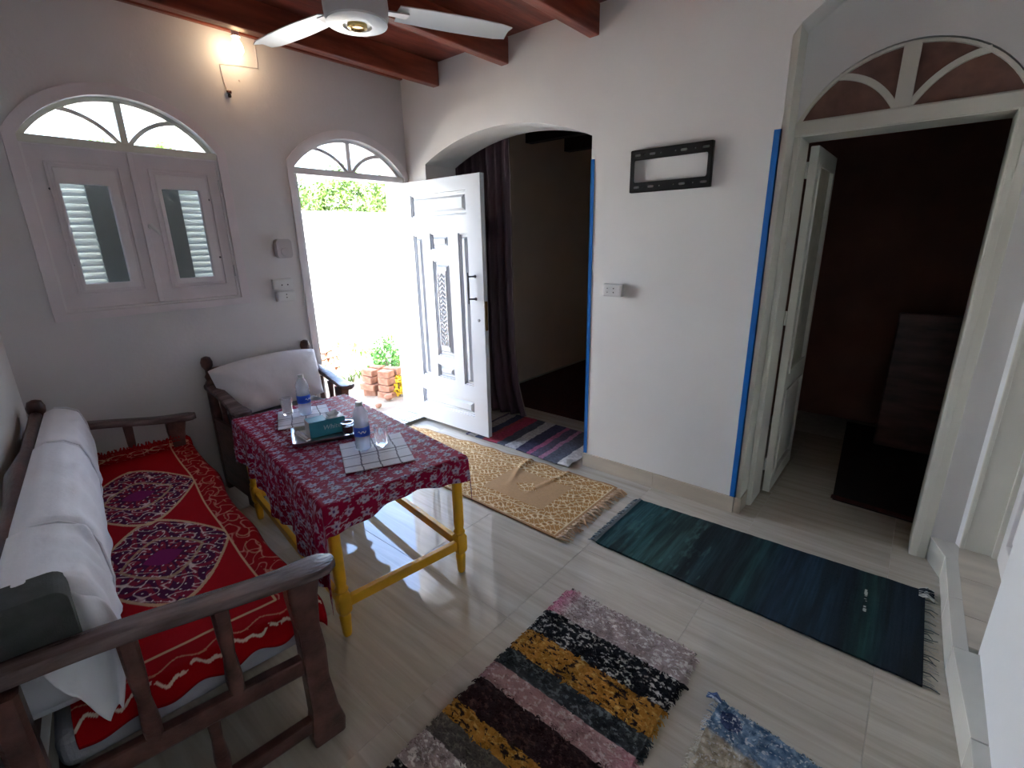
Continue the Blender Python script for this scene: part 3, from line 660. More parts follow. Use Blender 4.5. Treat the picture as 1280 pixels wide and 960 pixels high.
for i in range(9):
    MB().box(bx_(.18+i*.19)+.022, bx_(.18+i*.19)+.042, .16+i*.19, .20+i*.19, .48, .785).build('back_slat', M['dark_wood'], sofa, bevel=.004)
for yy in (0, SL):
    front_post(SD-.005, yy, .615).build('post', M['dark_wood'], sofa, bevel=.008)
    arm_mesh(bx_(yy)-.005, .655, .70, .632, yy).build('armrest', M['arm_wood'], sofa, smooth=True)
    for xx in (.155, .345):
        MB().sq_lathe([(.017, .33, 5), (.021, .40, 4), (.015, .48, 3), (.019, .55, 4), (.021, armz(xx, bx_(yy), .655, .70, .632), 5)], (xx, yy, 0), k=5).build('spindle', M['dark_wood'], sofa, smooth=True)
    MB().hexa([(-.05, yy-.018, .325), (SD, yy-.018, .285), (SD, yy+.018, .285), (-.05, yy+.018, .325), (-.05, yy-.018, .385), (SD, yy-.018, .345), (SD, yy+.018, .345), (-.05, yy+.018, .385)]).build('side_rail', M['dark_wood'], sofa, bevel=.008)
    MB().box(-.05, SD-.02, yy-.018, yy+.018, .055, .105).build('side_rail', M['dark_wood'], sofa, bevel=.008)
    MB().sq_lathe([(.015, .10, 5), (.020, .17, 3), (.014, .24, 3), (.017, .32, 5)], (.275, yy, 0)).build('spindle', M['dark_wood'], sofa, smooth=True)
MB().box(SD-.02, SD+.02, .02, SL-.02, .27, .345).build('front_rail', M['dark_wood'], sofa, bevel=.006)
MB().box(-.03, .01, .02, SL-.02, .27, .345).build('rear_rail', M['dark_wood'], sofa, bevel=.006)
for i in range(7):
    MB().box(-.0, SD-.02, .12+i*.25, .20+i*.25, .325, .343).build('seat_slat', M['dark_wood'], sofa, bevel=.003)

def sub(o, lv=2):
    m_ = o.modifiers.new('sub', 'SUBSURF'); m_.levels = lv; m_.render_levels = lv; return o
mt = thing('seat_mattress', 'thick greyish mattress lying on the long sofa', 'mattress', (-.045, 1.325, 0), WA)
MB().box(-.02, .60, .035, SL-.03, .352, .452).build('core', M['mattress'], mt, bevel=.03, seg=4)

# red rug cover on sofa
def rugred(x, y):      # x 0..0.6 depth, y 0..1.9 along
    base = np.array([.36, .002, .006]); gold = np.array([.62, .42, .24]); plum = np.array([.075, .006, .045]); wine = np.array([.24, .012, .035])
    c = np.broadcast_to(base, x.shape+(3,)).copy()
    c *= (1+.12*(fbm(x*14, y*14, 3)-.5))[..., None]
    # scroll network
    wx = x+.010*np.sin(y*62)+.007*(fbm(x*30, y*30, 8)-.5); wy = y+.010*np.sin(x*55)
    net = np.abs(np.sin(wx*74)+np.sin(wy*68)+.6*np.sin((wx+wy)*95))
    scroll = np.clip((.30-net)/.22, 0, 1)
    for cy in (.675, 1.29):
        dx = np.abs(x-.275)/.225; dy = np.abs(y-cy)/.318
        # pointed ogee medallion
        q = dy**1.12+dx**1.55
        rad = 1.0
        ins = q < rad; edge = np.abs(q-rad) < .035
        f2 = np.sin(18*q+3*np.sin(8*np.arctan2(dy, dx)))
        inner = mixc(plum, wine, (f2 > .15)*1.0)
        inner = mixc(inner, np.array([.78, .62, .55]), scroll*(q > .28)*.85)
        dots = (np.sin(x*160)*np.sin(y*150) > .86)
        inner = mixc(inner, np.array([.8, .7, .66]), dots*.9)
        core = q < .14
        inner = mixc(inner, np.array([.20, .01, .10]), core*1.0)
        ring = np.abs(q-.42) < .03
        inner = mixc(inner, gold*.8, ring*.7)
        c = np.where(ins[..., None], inner, c); c = mixc(c, gold, edge*.9)
        knot = ((x-.275)**2+(np.abs(y-cy)-.315)**2) < .016**2
        c = mixc(c, gold, knot*1.)
    # borders
    yb = y
    border = (x > .492) | (yb < .16) | (yb > 1.80)
    line = (np.abs(x-.492) < .004) & (yb > .16) | (np.abs(yb-.16) < .004) & (x < .492)
    wb = mixc(base*.82, np.array([.66, .30, .22]), np.clip((.34-np.abs(np.sin(wx*95)+np.sin(wy*52)+.7*np.sin((wx-wy)*70)))/.3, 0, 1)*.75)
    blob = np.zeros_like(x)
    for k in range(14):
        cy = .08+k*.145; e = np.sqrt(((x-.545)/.024)**2+((y-cy)/.05)**2); blob = np.maximum(blob, (np.abs(e-1) < .10)*(fbm(x*30, y*30, 2) > .46)*.45)
    for k in range(6):
        cx = .06+k*.095
        for cy in (1.87,):
            e = np.sqrt(((x-cx)/.040)**2+((y-cy)/.026)**2); blob = np.maximum(blob, (np.abs(e-1) < .16)*(fbm(x*30, y*30, 2) > .40)*1.)
    wb = mixc(wb, gold, blob*.85)
    wb = np.where((yb < .155)[..., None], base*.9, wb)
    hemy = .062+.010*np.sin(x*58)+.006*np.sin(x*131)
    wb = mixc(wb, np.array([.72, .60, .50]), (np.abs(yb-hemy) < .0055)*(fbm(x*70, y*70, 12) > .33)*.95)
    wb = mixc(wb, gold, (np.abs(yb-.105-.012*np.cos(x*58)) < .003)*.5)
    c = np.where(border[..., None], wb, c); c = mixc(c, gold, line*.9)
    out = (x > .592) | (y < .008) | (y > 1.93)
    c = np.where(out[..., None], base*.6, c)
    return c
rr_ = thing('red_medallion_rug', 'red rug with plum medallions covering the seat of the long sofa', 'rug', (-.045, 1.325, 0), WA)
def redpos(U, V):
    x = .02+U*.585; y = V*1.98-.02   # arc-length along, folds down at near end
    wob = .006*(fbm(U*5, V*9, 4)-.5)
    yy = np.where(y < .06, .045+.012*np.sin(U*14)-.0+.10*np.clip(y/.06, -1, 1)*.0, y)
    z = np.full_like(U, .468)+wob
    near = np.clip((.07-y)/.09, 0, 1)
    yy = np.where(y < .07, .07-.045*np.sin(np.clip(near*PI/2, 0, PI/2))+.004*np.sin(U*30), y)
    z = z-near**1.4*(.052+.010*np.sin(U*26))
    yy = np.minimum(yy, 1.825+.0*U); far = np.clip((y-1.82)/.13, 0, 1); z = z+far*.055-.0*U
    ed = np.clip((U-.965)/.035, 0, 1); z = z-ed**2*.022+.004*np.sin(V*40)*ed
    return x+.012*(np.sin(V*9+1)+.6*np.sin(V*21))*U**4, yy, z
grid('pile', 260, 620, redpos, lambda U, V: rugred(-.01+U*.607, V*1.95), vmat('red_pile', .85, .25, 300, spec=.1), rr_, thick=.008)
fr_ = []
for i in range(52):
    x = .05+i*.0098; fr_.append(([(x, 1.822, .505), (x+random.uniform(-.004, .004), 1.824, .522), (x+random.uniform(-.01, .01), 1.820, .536+random.uniform(-.006, .008))], .005, (.35, .01, .01)))
strands('fringe', fr_, M['strand'], rr_)

# bolsters
def bolster(name, label, y0, y1, zt, gray_end=False, seed=0, parent_frame=None, cat='cushion', grp=None):
    t = thing(name, label, cat, (-.045, 1.325, 0), WA, 'white bolsters along the long sofa')
    def pos(U, V):
        # U around section (bottom-front over the top to bottom-back), V along
        y = y0+(y1-y0)*V
        prof = np.array([(.060, .480), (.120, .474), (.185, .479), (.205, .53), (.203, .63), (.196, .72), (.180, .79), (.145, zt-.012), (.10, zt), (.065, zt-.014), (.052, .77), (.048, .62), (.050, .50), (.060, .480)])
        s_ = np.linspace(0, 1, len(prof)); px_ = np.interp(U, s_, prof[:, 0]); pz = np.interp(U, s_, prof[:, 1])
        e = np.minimum(V, 1-V); sh = 1-np.clip(1-e/.05, 0, 1)**2*.16
        cx, cz = .125, .63
        wr_ = .010*(fbm(U*3+seed, V*7, seed)-.5)+.006*np.sin(V*22+U*9+seed)*np.exp(-((U-.5)/.25)**2)+.007*np.maximum(0, np.sin(V*9+U*20+seed*2))**3
        fy_ = (1.8-y)/1.7
        nx = (px_-cx)/.1; nz = (pz-cz)/.2
        front = np.clip((px_-cx)*20, 0, 1)
        xx_ = cx+(px_-cx)*sh+nx*wr_*front-.008; return xx_-.052*fy_-.050*fy_*(.205-xx_)/.155, y, np.maximum(cz+(pz-cz)*sh+nz*wr_*front*.6, .473)
    o = grid('cover', 56, 70, pos, None, M['cotton'], t, smooth=True)
    # end caps
    for yy, in ((y0,), (y1,)):
        pr = [(.060, .49), (.12, .485), (.185, .49), (.193, .60), (.188, .70), (.170, .77), (.135, zt-.04), (.10, zt-.03), (.068, zt-.04), (.060, .75)]
        cap = MB(); d_ = .012 if yy == y0 else -.012
        n = len(pr); c0 = (.125, yy+d_*.3, .63)
        fq = (1.8-yy)/1.7; sk = lambda a: a-.008-.052*fq-.05*fq*(.205-a)/.155
        cap.add([(sk(a), yy+d_, b) for a, b in pr]+[(sk(c0[0]), c0[1], c0[2])], [(i, (i+1) % n, n) for i in range(n)])
        cap.build('cover_end', M['cotton'], t, smooth=True)
    sm_ = MB(); sp = [(.192, y1-.010, .50), (.207, y1-.012, .60), (.200, y1-.012, .72), (.182, y1-.012, .79), (.145, y1-.012, zt-.010), (.10, y1-.012, zt-.002)]
    fq = (1.8-y1)/1.7; sm_.tube([(a-.008-.052*fq-.05*fq*(.205-a)/.155, b, c) for a, b, c in sp], .004, 6).build('seam', M['cotton'], t, smooth=True)
    return t
bolster('white_bolster', 'white cotton back bolster at far end of the long sofa', 1.235, 1.80, .825, seed=3, grp=None)
bolster('white_bolster', 'white cotton back bolster in the middle of the long sofa', .44, 1.23, .832, seed=9)
nb = bolster('white_bolster', 'white cotton bolster at near end of long sofa, its cover hanging over the armrest side', .10, .435, .835, seed=14)
MB().loops(rr(-.085, .085, .655, .832, .03, 5), [], lambda a, b, t: (a, t, b), .028, .13).build('grey_foam_end', M['grey_cloth'], nb, bevel=.012)
def flap(U, V):   # loose cover corner falling towards the armrest
    x = .105+V*.10-U*.006; z = .80-V*.14-U*(.32-.04*V)
    return x+.012*np.sin(V*9+U*3)*U+.02*(1-U)*V, .10-.085*np.sin(U*PI*.5)+.012*np.sin(V*12), np.maximum(z, .46-.03*U)
def flap(U, V):
    x0 = .075+.128*V; zt_ = .815-.10*V**2
    zb = .64-.235*np.clip(V/.75, 0, 1)+.13*np.clip((V-.75)/.25, 0, 1)
    z = zt_+(zb-zt_)*U
    return x0-.062+.012*np.sin(U*4), .095-.062*U**.7+.008*np.sin(V*16+U*2), z
grid('loose_cover', 30, 24, flap, None, M['cotton'], nb, thick=.003)

# chair / short bench against the back wall
ch = thing('short_wooden_bench', 'short dark wooden bench between window and entrance, behind the table', 'bench', (.985, 3.33, 0), 0)
CW = .665
for xx in (.022, CW):
    MB().sq_lathe(turned(.895, r=.026), (xx, .02, 0)).build('post', M['dark_wood'], ch, smooth=True)
    arm = arm_mesh(.0, .50, .70, .632, 0)
    arm.v = [(xx+b+(.012 if xx < .3 else .02)*(-1 if xx < .3 else 1), -a+.02, c) for a, b, c in arm.v]
    arm.build('armrest', M['arm_wood'], ch, smooth=True)
    fp = front_post(.40, 0, .615); fp.v = [(xx+b+(0 if xx < .3 else .02), -a+.02, c) for a, b, c in fp.v]; fp.build('post', M['dark_wood'], ch, bevel=.006)
    for k in (.14, .27):
        MB().sq_lathe([(.015, .36, 5), (.018, .46, 4), (.013, .53, 3), (.018, .665-.1*k, 5)], (xx+(.01 if xx > .3 else 0), -k+.02, 0)).build('spindle', M['dark_wood'], ch, smooth=True)
    MB().box(xx-.016, xx+.016, -.37, .02, .32, .38).build('side_rail', M['dark_wood'], ch, bevel=.005)
MB().tube([(.03, .02, .80), (CW/2, .02, .785), (CW, .02, .80)], [.022, .026, .022], 10).build('back_rail', M['dark_wood'], ch, smooth=True)
MB().box(.02, CW, .005, .035, .44, .49).build('back_rail', M['dark_wood'], ch, bevel=.005)
for i in range(5): MB().box(.10+i*.11, .14+i*.11, .012, .028, .49, .79).build('back_slat', M['dark_wood'], ch, bevel=.004)
MB().box(-.004, .012, -.37, .0, .05, .50).build('shade_panel', M['dark_wood'], ch, bevel=.004)  # added dark board, stands in for the deep shadow beside the bench
MB().box(.03, CW-.02, -.392, -.378, .06, .32).build('front_panel', M['dark_wood'], ch, bevel=.004)
MB().box(.02, CW, -.40, -.365, .32, .38).build('front_rail', M['dark_wood'], ch, bevel=.005)
for i in range(4): MB().box(.04, CW-.02, -.34+i*.09, -.28+i*.09, .355, .372).build('seat_slat', M['dark_wood'], ch, bevel=.003)
cm = thing('bench_seat_cushion', 'flat grey seat cushion on the short bench', 'cushion', (.985, 3.33, 0))
MB().box(.045, CW-.03, -.395, -.01, .384, .512).build('core', mat('grey_cushion', (.20, .19, .22), .9, var=.1, bump=.2), cm, bevel=.025, seg=4)
def pillowpos(sgn):
    def f(U, V):
        x = .0+(.69)*U; h = V
        e = np.minimum(np.minimum(U, 1-U)*3.2, np.minimum(V, 1-V)*2.2); puff = .082*np.sqrt(np.clip(e, 0, 1)*(2-np.clip(e, 0, 1)))
        wr_ = .006*(fbm(U*5, V*4, 5)-.5)+.004*np.sin(U*30+V*6)*np.exp(-((V-.3)/.3)**2)
        z = .522+.295*h+.015*U+.035*np.sin(U*PI)**.7*h-.006*np.sin(U*PI)*0
        z = z-.055*(np.clip((.10-U)/.10, 0, 1))*(1-V)*0
        pin = .03*(1-V)*(1-np.abs(2*U-1)**.7)*0
        y = -.175+.115*h+sgn*(puff+wr_)
        xs_ = x-.0; inset = .05*(1-V)
        return -.005+inset+(x/.69)*(.69-inset*1.6), y, z
    return f
pw = thing('white_pillow', 'long white pillow leaning on the back of the short bench', 'pillow', (.985, 3.33, 0))
grid('front_side', 60, 34, pillowpos(-1), None, M['pillow_cotton'], pw)
grid('rear_side', 60, 34, pillowpos(1), None, M['pillow_cotton'], pw)

# ------------------------------------------------------------------ table
TA = R(-8.0)
tb_ = thing('yellow_table', 'low yellow painted wooden table under the patterned cloth', 'table', (.786, 1.585, 0), TA)
TW, TL = .582, 1.21
TH = .615
def leg(x, y):
    return MB().sq_lathe([(.014, 0, 3), (.017, .01, 3), (.021, .075, 3), (.023, .095, 2.4), (.018, .105, 2.2), (.025, .118, 5), (.027, .13, 8), (.027, .20, 8), (.023, .212, 2.2), (.027, .225, 2.4), (.020, .24, 2.2), (.023, .27, 2.5), (.022, .36, 3), (.021, .50, 3), (.023, .52, 8), (.023, TH-.02, 8)], (x, y, 0), n=20)
for x in (0, TW):
    for y in (0, TL): leg(x, y).build('leg', M['yellow_paint'], tb_, smooth=True)
MB().box(.02, TW-.02, -.013, .013, .135, .180).build('stretcher', M['yellow_paint'], tb_, bevel=.003)
MB().box(.02, TW-.02, TL-.013, TL+.013, .135, .180).build('stretcher', M['yellow_paint'], tb_, bevel=.003)
for x in (0, TW): MB().box(x-.013, x+.013, .02, TL-.02, .135, .180).build('stretcher', M['yellow_paint'], tb_, bevel=.003)
for x in (0, TW): MB().box(x-.010, x+.010, .02, TL-.02, .535, TH-.02).build('apron', M['yellow_paint'], tb_, bevel=.002)
for y in (0.012, TL): MB().box(.02, TW-.02, y-.010, y+.010, .535, TH-.02).build('apron', M['yellow_paint'], tb_, bevel=.002)
MB().box(-.028, TW+.026, -.026, TL+.04, TH-.0195, TH).build('tabletop', M['yellow_paint'], tb_, bevel=.003)
# cloth
CX0, CX1, CY0, CY1, CZ = -.033, TW+.031, -.031, TL+.045, TH+.007
tc = thing('patterned_tablecloth', 'dark red floral tablecloth draped over the yellow table', 'tablecloth', (.786, 1.585, 0), TA)
def clothcol(a, b):
    base = np.array([.26, .003, .030]); c = np.broadcast_to(base, a.shape+(3,)).copy()
    c = mixc(c, np.array([.38, .004, .07]), (fbm(a*9, b*9, 2)-.3)*1.2)
    n1 = fbm(a*26+3, b*34, 21, 3); n2 = fbm(a*26+40, b*34+9, 31, 3)
    ga = np.floor(a/.062); gb = np.floor(b/.055+.5*(ga % 2)); fa = a/.062-ga-.5; fb = (b/.055+.5*(ga % 2))-gb-.5
    rad = np.sqrt(fa**2+fb**2); th = np.arctan2(fb, fa)+ga*1.3+gb*.7
    petals = rad < .17+.17*np.abs(np.cos(2.5*th)); core = rad < .09
    vine = np.abs(np.sin(a*60+2.2*np.sin(b*48))) < .16
    c = mixc(c, np.array([.34, .26, .42]), (vine & (n1 > .45))*.8)
    c = mixc(c, np.array([.50, .44, .58]), (petals & (n1 > .36))*.85)
    c = mixc(c, np.array([.10, .02, .14]), core*1.)
    c = mixc(c, np.array([.62, .58, .66]), (np.abs(n2-.5) < .018)*.7)
    return c
def drape():
    # rectangular grid in cloth arc space, folded over the four edges
    hx0, hx1, hy0, hy1 = .34, .19, .115, .10
    nu, nv = 250, 470
    def pos(U, V):
        a = -hx0+U*(CX1-CX0+hx0+hx1)+CX0; b = -hy0+V*(CY1-CY0+hy0+hy1)+CY0
        oxl = np.clip(CX0-a, 0, None); oxr = np.clip(a-CX1, 0, None); oyl = np.clip(CY0-b, 0, None); oyr = np.clip(b-CY1, 0, None)
        x = np.clip(a, CX0, CX1); y = np.clip(b, CY0, CY1)
        dx = np.maximum(oxl, oxr); dy = np.maximum(oyl, oyr)
        # lower hem shape: left hangs long at near end
        t = np.clip((b-CY0)/(CY1-CY0), 0, 1)
        kl = 1.0-.42*t+.05*np.sin(t*17); kr = .62+.08*np.sin(t*13)
        dx = np.where(oxl > 0, dx*kl, dx*kr)
        d = np.sqrt(dx**2+dy**2); 
        # corners: both overhangs -> drop accumulates
        drop = dx+dy*(.95+.22*np.sin(np.clip((a-CX0)/(CX1-CX0), 0, 1)*PI*2.2+1.0))*.95
        fold = .013*np.sin(t*34+1.5*np.sin(t*9))*np.clip(dx/.12, 0, 1)+.008*np.sin(t*70)*np.clip(dx/.2, 0, 1)
        sx = np.where(oxl > 0, -1, np.where(oxr > 0, 1, 0)); sy = np.where(oyl > 0, -1, np.where(oyr > 0, 1, 0))
        r = .010
        out = r*(1-np.exp(-drop/.01))
        x = x+sx*(out+fold*1.0+.05*dx); s_ = np.clip((a-CX0)/(CX1-CX0), 0, 1)
        fy = .010*np.sin(s_*26+1)*np.clip(dy/.08, 0, 1)
        y = y+sy*(out+fy)
        z = CZ-np.where(drop > 0, np.maximum(drop-.004, drop*.6), 0)
        z = z+.0015*(fbm(a*12, b*12, 6)-.5)*(drop <= 0)
        z = np.maximum(z, .06)
        return x, y, z
    col = lambda U, V: clothcol(-hx0+U*(CX1-CX0+hx0+hx1), -hy0+V*(CY1-CY0+hy0+hy1))
    return grid('cloth', nu, nv, pos, col, vmat('floral_cloth', .6, .25, 60, spec=.08), tc, thick=.0025)
drape()

# things on the table, in table space
TZ = TH+.011; KS = .939
cT, sT = math.cos(TA), math.sin(TA)
def tw(wx, wy): return (wx, wy, TZ)
def place_mat(name, label, pts, seed):
    pts = [(p[0]*KS, p[1]*KS) for p in pts]; cx = sum(p[0] for p in pts)/4; cy = sum(p[1] for p in pts)/4
    t = thing(name, label, 'placemat', (cx, cy, TZ), 0, 'checked placemats on the table')
    P = [np.array((p[0]-cx, p[1]-cy)) for p in pts]
    def pos(U, V):
        q = [P[0][k]*(1-U)*(1-V)+P[1][k]*U*(1-V)+P[2][k]*U*V+P[3][k]*(1-U)*V for k in (0, 1)]
        e = np.minimum(np.minimum(U, 1-U), np.minimum(V, 1-V))
        return q[0], q[1], .0032+.0025*fbm(U*3, V*3, seed)
    def col(U, V):
        c = np.broadcast_to(np.array([.82, .83, .90]), U.shape+(3,)).copy(); c = c*(1+.12*(fbm(U*60, V*50, seed)-.5))[..., None]
        ln = np.zeros_like(U)
        for p in (.26, .52, .80): ln = np.maximum(ln, (np.abs(U-p+.01*np.sin(V*9)) < .010)*.85)
        for p in (.16, .42, .50, .80): ln = np.maximum(ln, (np.abs(V-p) < .010)*.75)
        return mixc(c, np.array([.03, .03, .08]), ln)
    grid('woven_mat', 100, 80, pos, col, vmat('mat_weave', .8, .4, 300), t, thick=.004)
    return t
place_mat('woven_placemat', 'white and dark checked placemat under the near bottle and glass', [(1.003, 1.832), (1.284, 1.695), (1.451, 2.028), (1.16, 2.145)], 3)
place_mat('woven_placemat', 'white and dark checked placemat under the far bottle', [(1.06, 2.60), (1.325, 2.48), (1.46, 2.80), (1.20, 2.90)], 5)
def bottle(label, x, y, rz=0):
    t = thing('water_bottle', label, 'bottle', (x*KS, y*KS, TZ+.007), rz, 'water bottles on the table'); r = .036
    pr = [(.0, 0), (r*.8, 0), (r, .008), (r*.94, .03), (r, .038), (r*.94, .05), (r, .058), (r, .125), (r*.93, .132), (r, .14), (r*.93, .15), (r*.99, .16), (r*.93, .175), (r*.72, .192), (.0155, .212), (.0135, .220)]
    MB().lathe(pr, 28, cap=False).build('body', M['bottle_pet'], t, smooth='full')
    MB().lathe([(0, .002), (r*.75, .002), (r*.9, .012), (r*.88, .045), (r*.92, .09), (0, .0905)], 24, cap=False).build('water', M['bottle_water'], t, smooth=True)
    lb = MB().lathe([(r+.0006, .072), (r+.0006, .116)], 28, cap=False).build('label', M['label_blue'], t, smooth='full')
    sq_ = MB(); 
    sq_.tube([((r+.0012)*math.cos(3.7+k*.12), (r+.0012)*math.sin(3.7+k*.12), .094+.006*math.sin(k*1.7)) for k in range(9)], .0020, 5)
    sq_.build('printed_mark', M['paper_white'], lb, smooth=True)
    MB().lathe([(.0155, .212), (.0155, .228), (.0145, .231), (0, .2315)], 20).build('cap', M['plastic'], t, smooth=True)
    return t
bottle('clear water bottle with blue label, standing nearest on the table by the tray', 1.207, 1.997)
bottle('clear water bottle with blue label, at back of the table in front of the pillow', 1.285, 2.72, .8)
def tumbler(label, x, y, z=TZ+.0075, tip=False):
    t = thing('drinking_glass', label, 'glass', (x*KS, y*KS, z), 0, 'glass tumblers on the table')
    MB().lathe([(0, 0), (.023, 0), (.026, .004), (.031, .095), (.0295, .096), (.0245, .010), (0, .009)], 28, cap=False).build('tumbler', M['cup_glass'], t, smooth=True)
    return t
tumbler('clear glass tumbler on the near checked placemat beside the bottle', 1.285, 1.955)
tumbler('clear glass tumbler at back of the table left of the far bottle', 1.215, 2.80)
# tray and its load
TRX, TRY, TRA = 1.205, 2.345, R(-24)
TRX, TRY = 1.215*KS, 2.335*KS
tr = thing('metal_tray', 'shallow rectangular metal tray in the middle of the table', 'tray', (TRX, TRY, TZ), TRA)
def tray():
    a, b = .155, .105
    P = [(a, b, .001), (a, b, .004), (a+.012, b+.012, .020), (a+.020, b+.020, .022), (a+.020, b+.020, .019), (a+.010, b+.010, .014)]
    m_ = MB(); v = []; f = []
    for (x, y, z) in P[1:4]+[P[4], (a+.008, b+.008, .001)]:
        for (px_, py_) in rr(-x, x, -y, y, .02, 4): v.append((px_, py_, z))
    n = len(rr(-a, a, -b, b, .02, 4))
    for j in range(4):
        for k in range(n): f.append((j*n+k, j*n+(k+1) % n, (j+1)*n+(k+1) % n, (j+1)*n+k))
    f.append(tuple(range(n))); f.append(tuple(4*n+k for k in range(n))[::-1])
    return m_.add(v, f)
tray().build('tray_body', mat('tray_metal', (.42, .44, .46), .28, 1, var=.25, scale=8, bump=.05), tr, smooth=True)
def on_tray(x, y): return (TRX+x*math.cos(TRA)-y*math.sin(TRA), TRY+x*math.sin(TRA)+y*math.cos(TRA), TZ+.005)
tbx = thing('tissue_box', 'teal blue tissue box with white lettering on the tray', 'box', on_tray(-.012, .012), R(-14))
MB().box(-.088, .088, -.045, .045, 0, .082).build('carton', M['teal_box'], tbx, bevel=.003)
MB().box(-.089, -.087, -.044, .044, .001, .081).build('carton_end', M['plastic_grey'], tbx)
MB().loops(rr(.0, .086, -.043, .043, .02, 4), [], lambda a, b, t: (a, b, t), .0825, .0835).build('printed_top', M['paper_white'], tbx)
fc = bpy.data.curves.new('lettering', 'FONT'); fc.body = 'White'; fc.size = .034; fc.extrude = .0004; fc.shear = .25; fc.align_x = 'CENTER'
fo = bpy.data.objects.new('tmp', fc); C.objects.link(fo)
dg = bpy.context.evaluated_depsgraph_get(); me = bpy.data.meshes.new_from_object(fo.evaluated_get(dg)); bpy.data.objects.remove(fo)
me.materials.clear(); me.materials.append(M['paper_white'])
lo = bpy.data.objects.new('lettering', me); C.objects.link(lo); lo.parent = tbx; lo.rotation_euler = (PI/2, 0, 0); lo.location = (.018, -.0455, .032)
tis = MB(); tis.add([(.02, -.012, .083), (.06, -.008, .083), (.05, .012, .083), (.018, .010, .083), (.012, -.02, .100), (.07, -.015, .094), (.062, .022, .104), (.01, .018, .096)], [(0, 1, 5, 4), (1, 2, 6, 5), (2, 3, 7, 6), (3, 0, 4, 7)])
tis.build('tissue', M['paper_white'], tbx, smooth=True)
jr = thing('glass_jar', 'small glass cup with dark red contents beside the tissue box', 'cup', on_tray(.085, -.060))
MB().lathe([(0, 0), (.024, 0), (.026, .004), (.030, .060), (.0285, .060), (.0245, .006), (0, .006)], 24, cap=False).build('cup_body', M['cup_glass'], jr, smooth=True)
MB().lathe([(0, .007), (.0235, .007), (.027, .044), (0, .045)], 24, cap=False).build('contents', M['dark_sauce'], jr, smooth=True)
MB().lathe([(.027, .058), (.033, .058), (.033, .064), (.027, .064), (.027, .058)], 24, cap=False).build('rim', M['chrome'], jr, smooth=True)
sh_ = thing('shaker', 'small steel shaker with black cap at right end of the tray', 'shaker', on_tray(.135, -.030))
MB().lathe([(.014, 0), (.015, .003), (.013, .048)], 20).build('shaker_body', M['chrome'], sh_, smooth=True)
MB().lathe([(.0145, .048), (.0145, .066), (.011, .070), (0, .070)], 20).build('shaker_cap', M['hole'], sh_, smooth=True)
fk = thing('folded_foil', 'silvery folded sachet lying at left end of the tray', 'sachet', on_tray(-.126, -.005), R(86))
fk.location.z += .002
MB().hexa([(-.075, -.014, 0), (.075, -.016, .0), (.075, .016, .0), (-.075, .014, 0), (-.07, -.010, .012), (.07, -.012, .016), (.07, .010, .014), (-.07, .010, .010)]).build('foil', M['chrome'], fk, bevel=.004)

# ================================================================== FLOOR TEXTILES
# orange-tan rug
og = thing('tan_scroll_rug', 'golden tan rug with scroll pattern and tassels in front of the arch', 'rug', (2.2, 2.2, 0))
def tan_pos(U, V):
    y = 1.292+V*1.93
    xl = 1.862+.03*V; xr = 2.552-.10*V**1.6
    x = xl+(xr-xl)*U
    fold = .012*np.exp(-((V-.33+.03*np.sin(U*5))/.012)**2)*np.clip((U-.35)*2, 0, 1)+.008*np.exp(-((V-.24+.05*U)/.010)**2)*np.clip((U-.3)*2, 0, 1)
    lift = .008*np.clip((U-.93)/.07, 0, 1)*(.5+.5*np.sin(V*50))
    return x-2.2+.006*np.sin(V*23)*U, y-2.2, .006+fold+lift+.004*fbm(U*6, V*14, 3)
def tan_col(U, V):
    x = U*.68; y = V*1.93
    tan = np.array([.46, .26, .105]); gold = np.array([.40, .18, .028]); cream = np.array([.78, .62, .36])
    c = np.broadcast_to(tan, U.shape+(3,)).copy()
    wx = x+.012*np.sin(y*50); wy = y+.012*np.sin(x*46)
    net = np.abs(np.sin(wx*125)+np.sin(wy*112)+.5*np.sin((wx-wy)*170)+1.2*(fbm(x*30, y*30, 9)-.5))
    ym = np.mod(y+.02, .97)   # two repeats along the length
    bord = (x < .175) | (x > .51) | (ym < .25) | (ym > .73)
    med = (np.abs(x-.34)/.07+np.abs(ym-.49)/.09) < 1.0
    pat = mixc(gold, cream, np.clip((.55-net)/.3, 0, 1)*.95)
    pat = mixc(pat, np.array([.20, .08, .012]), np.clip((net-1.9)/.3, 0, 1)*.8)
    m_ = (bord | (med & (net < 2.2)))
    c = np.where(m_[..., None], pat, c)
    for p, ax in ((.018, x), (.662, x), (.022, y), (1.908, y), (.13, x), (.555, x)):
        c = mixc(c, cream*.9, (np.abs(ax-p) < .0035)*.8)
    edge = (x < .014) | (x > .666) | (y < .016)
    c = np.where(edge[..., None], np.array([.34, .17, .06]), c)
    return c*(1+.25*(fbm(x*90, y*90, 4)-.5))[..., None]
grid('pile', 190, 520, tan_pos, tan_col, vmat('tan_pile', .8, .5, 220, sheen=.2), og, thick=.008)
fr_ = []
for i in range(26):
    x = 1.868+i*.0268; 
    for k in range(4):
        a = random.uniform(-.5, .5); l_ = random.uniform(.035, .085); xx = x+random.uniform(-.005, .005); w_ = random.uniform(-.012, .012)
        fr_.append(([(xx-2.2, 1.294-2.2, .007), (xx-2.2+w_, 1.294-2.2-l_*.5, .012+random.uniform(0, .006)), (xx-2.2+a*.05, 1.294-2.2-l_, .004)], .0042, random.choice([(.62, .42, .26), (.50, .33, .20), (.68, .50, .36)])))
strands('fringe', fr_, M['strand'], og)
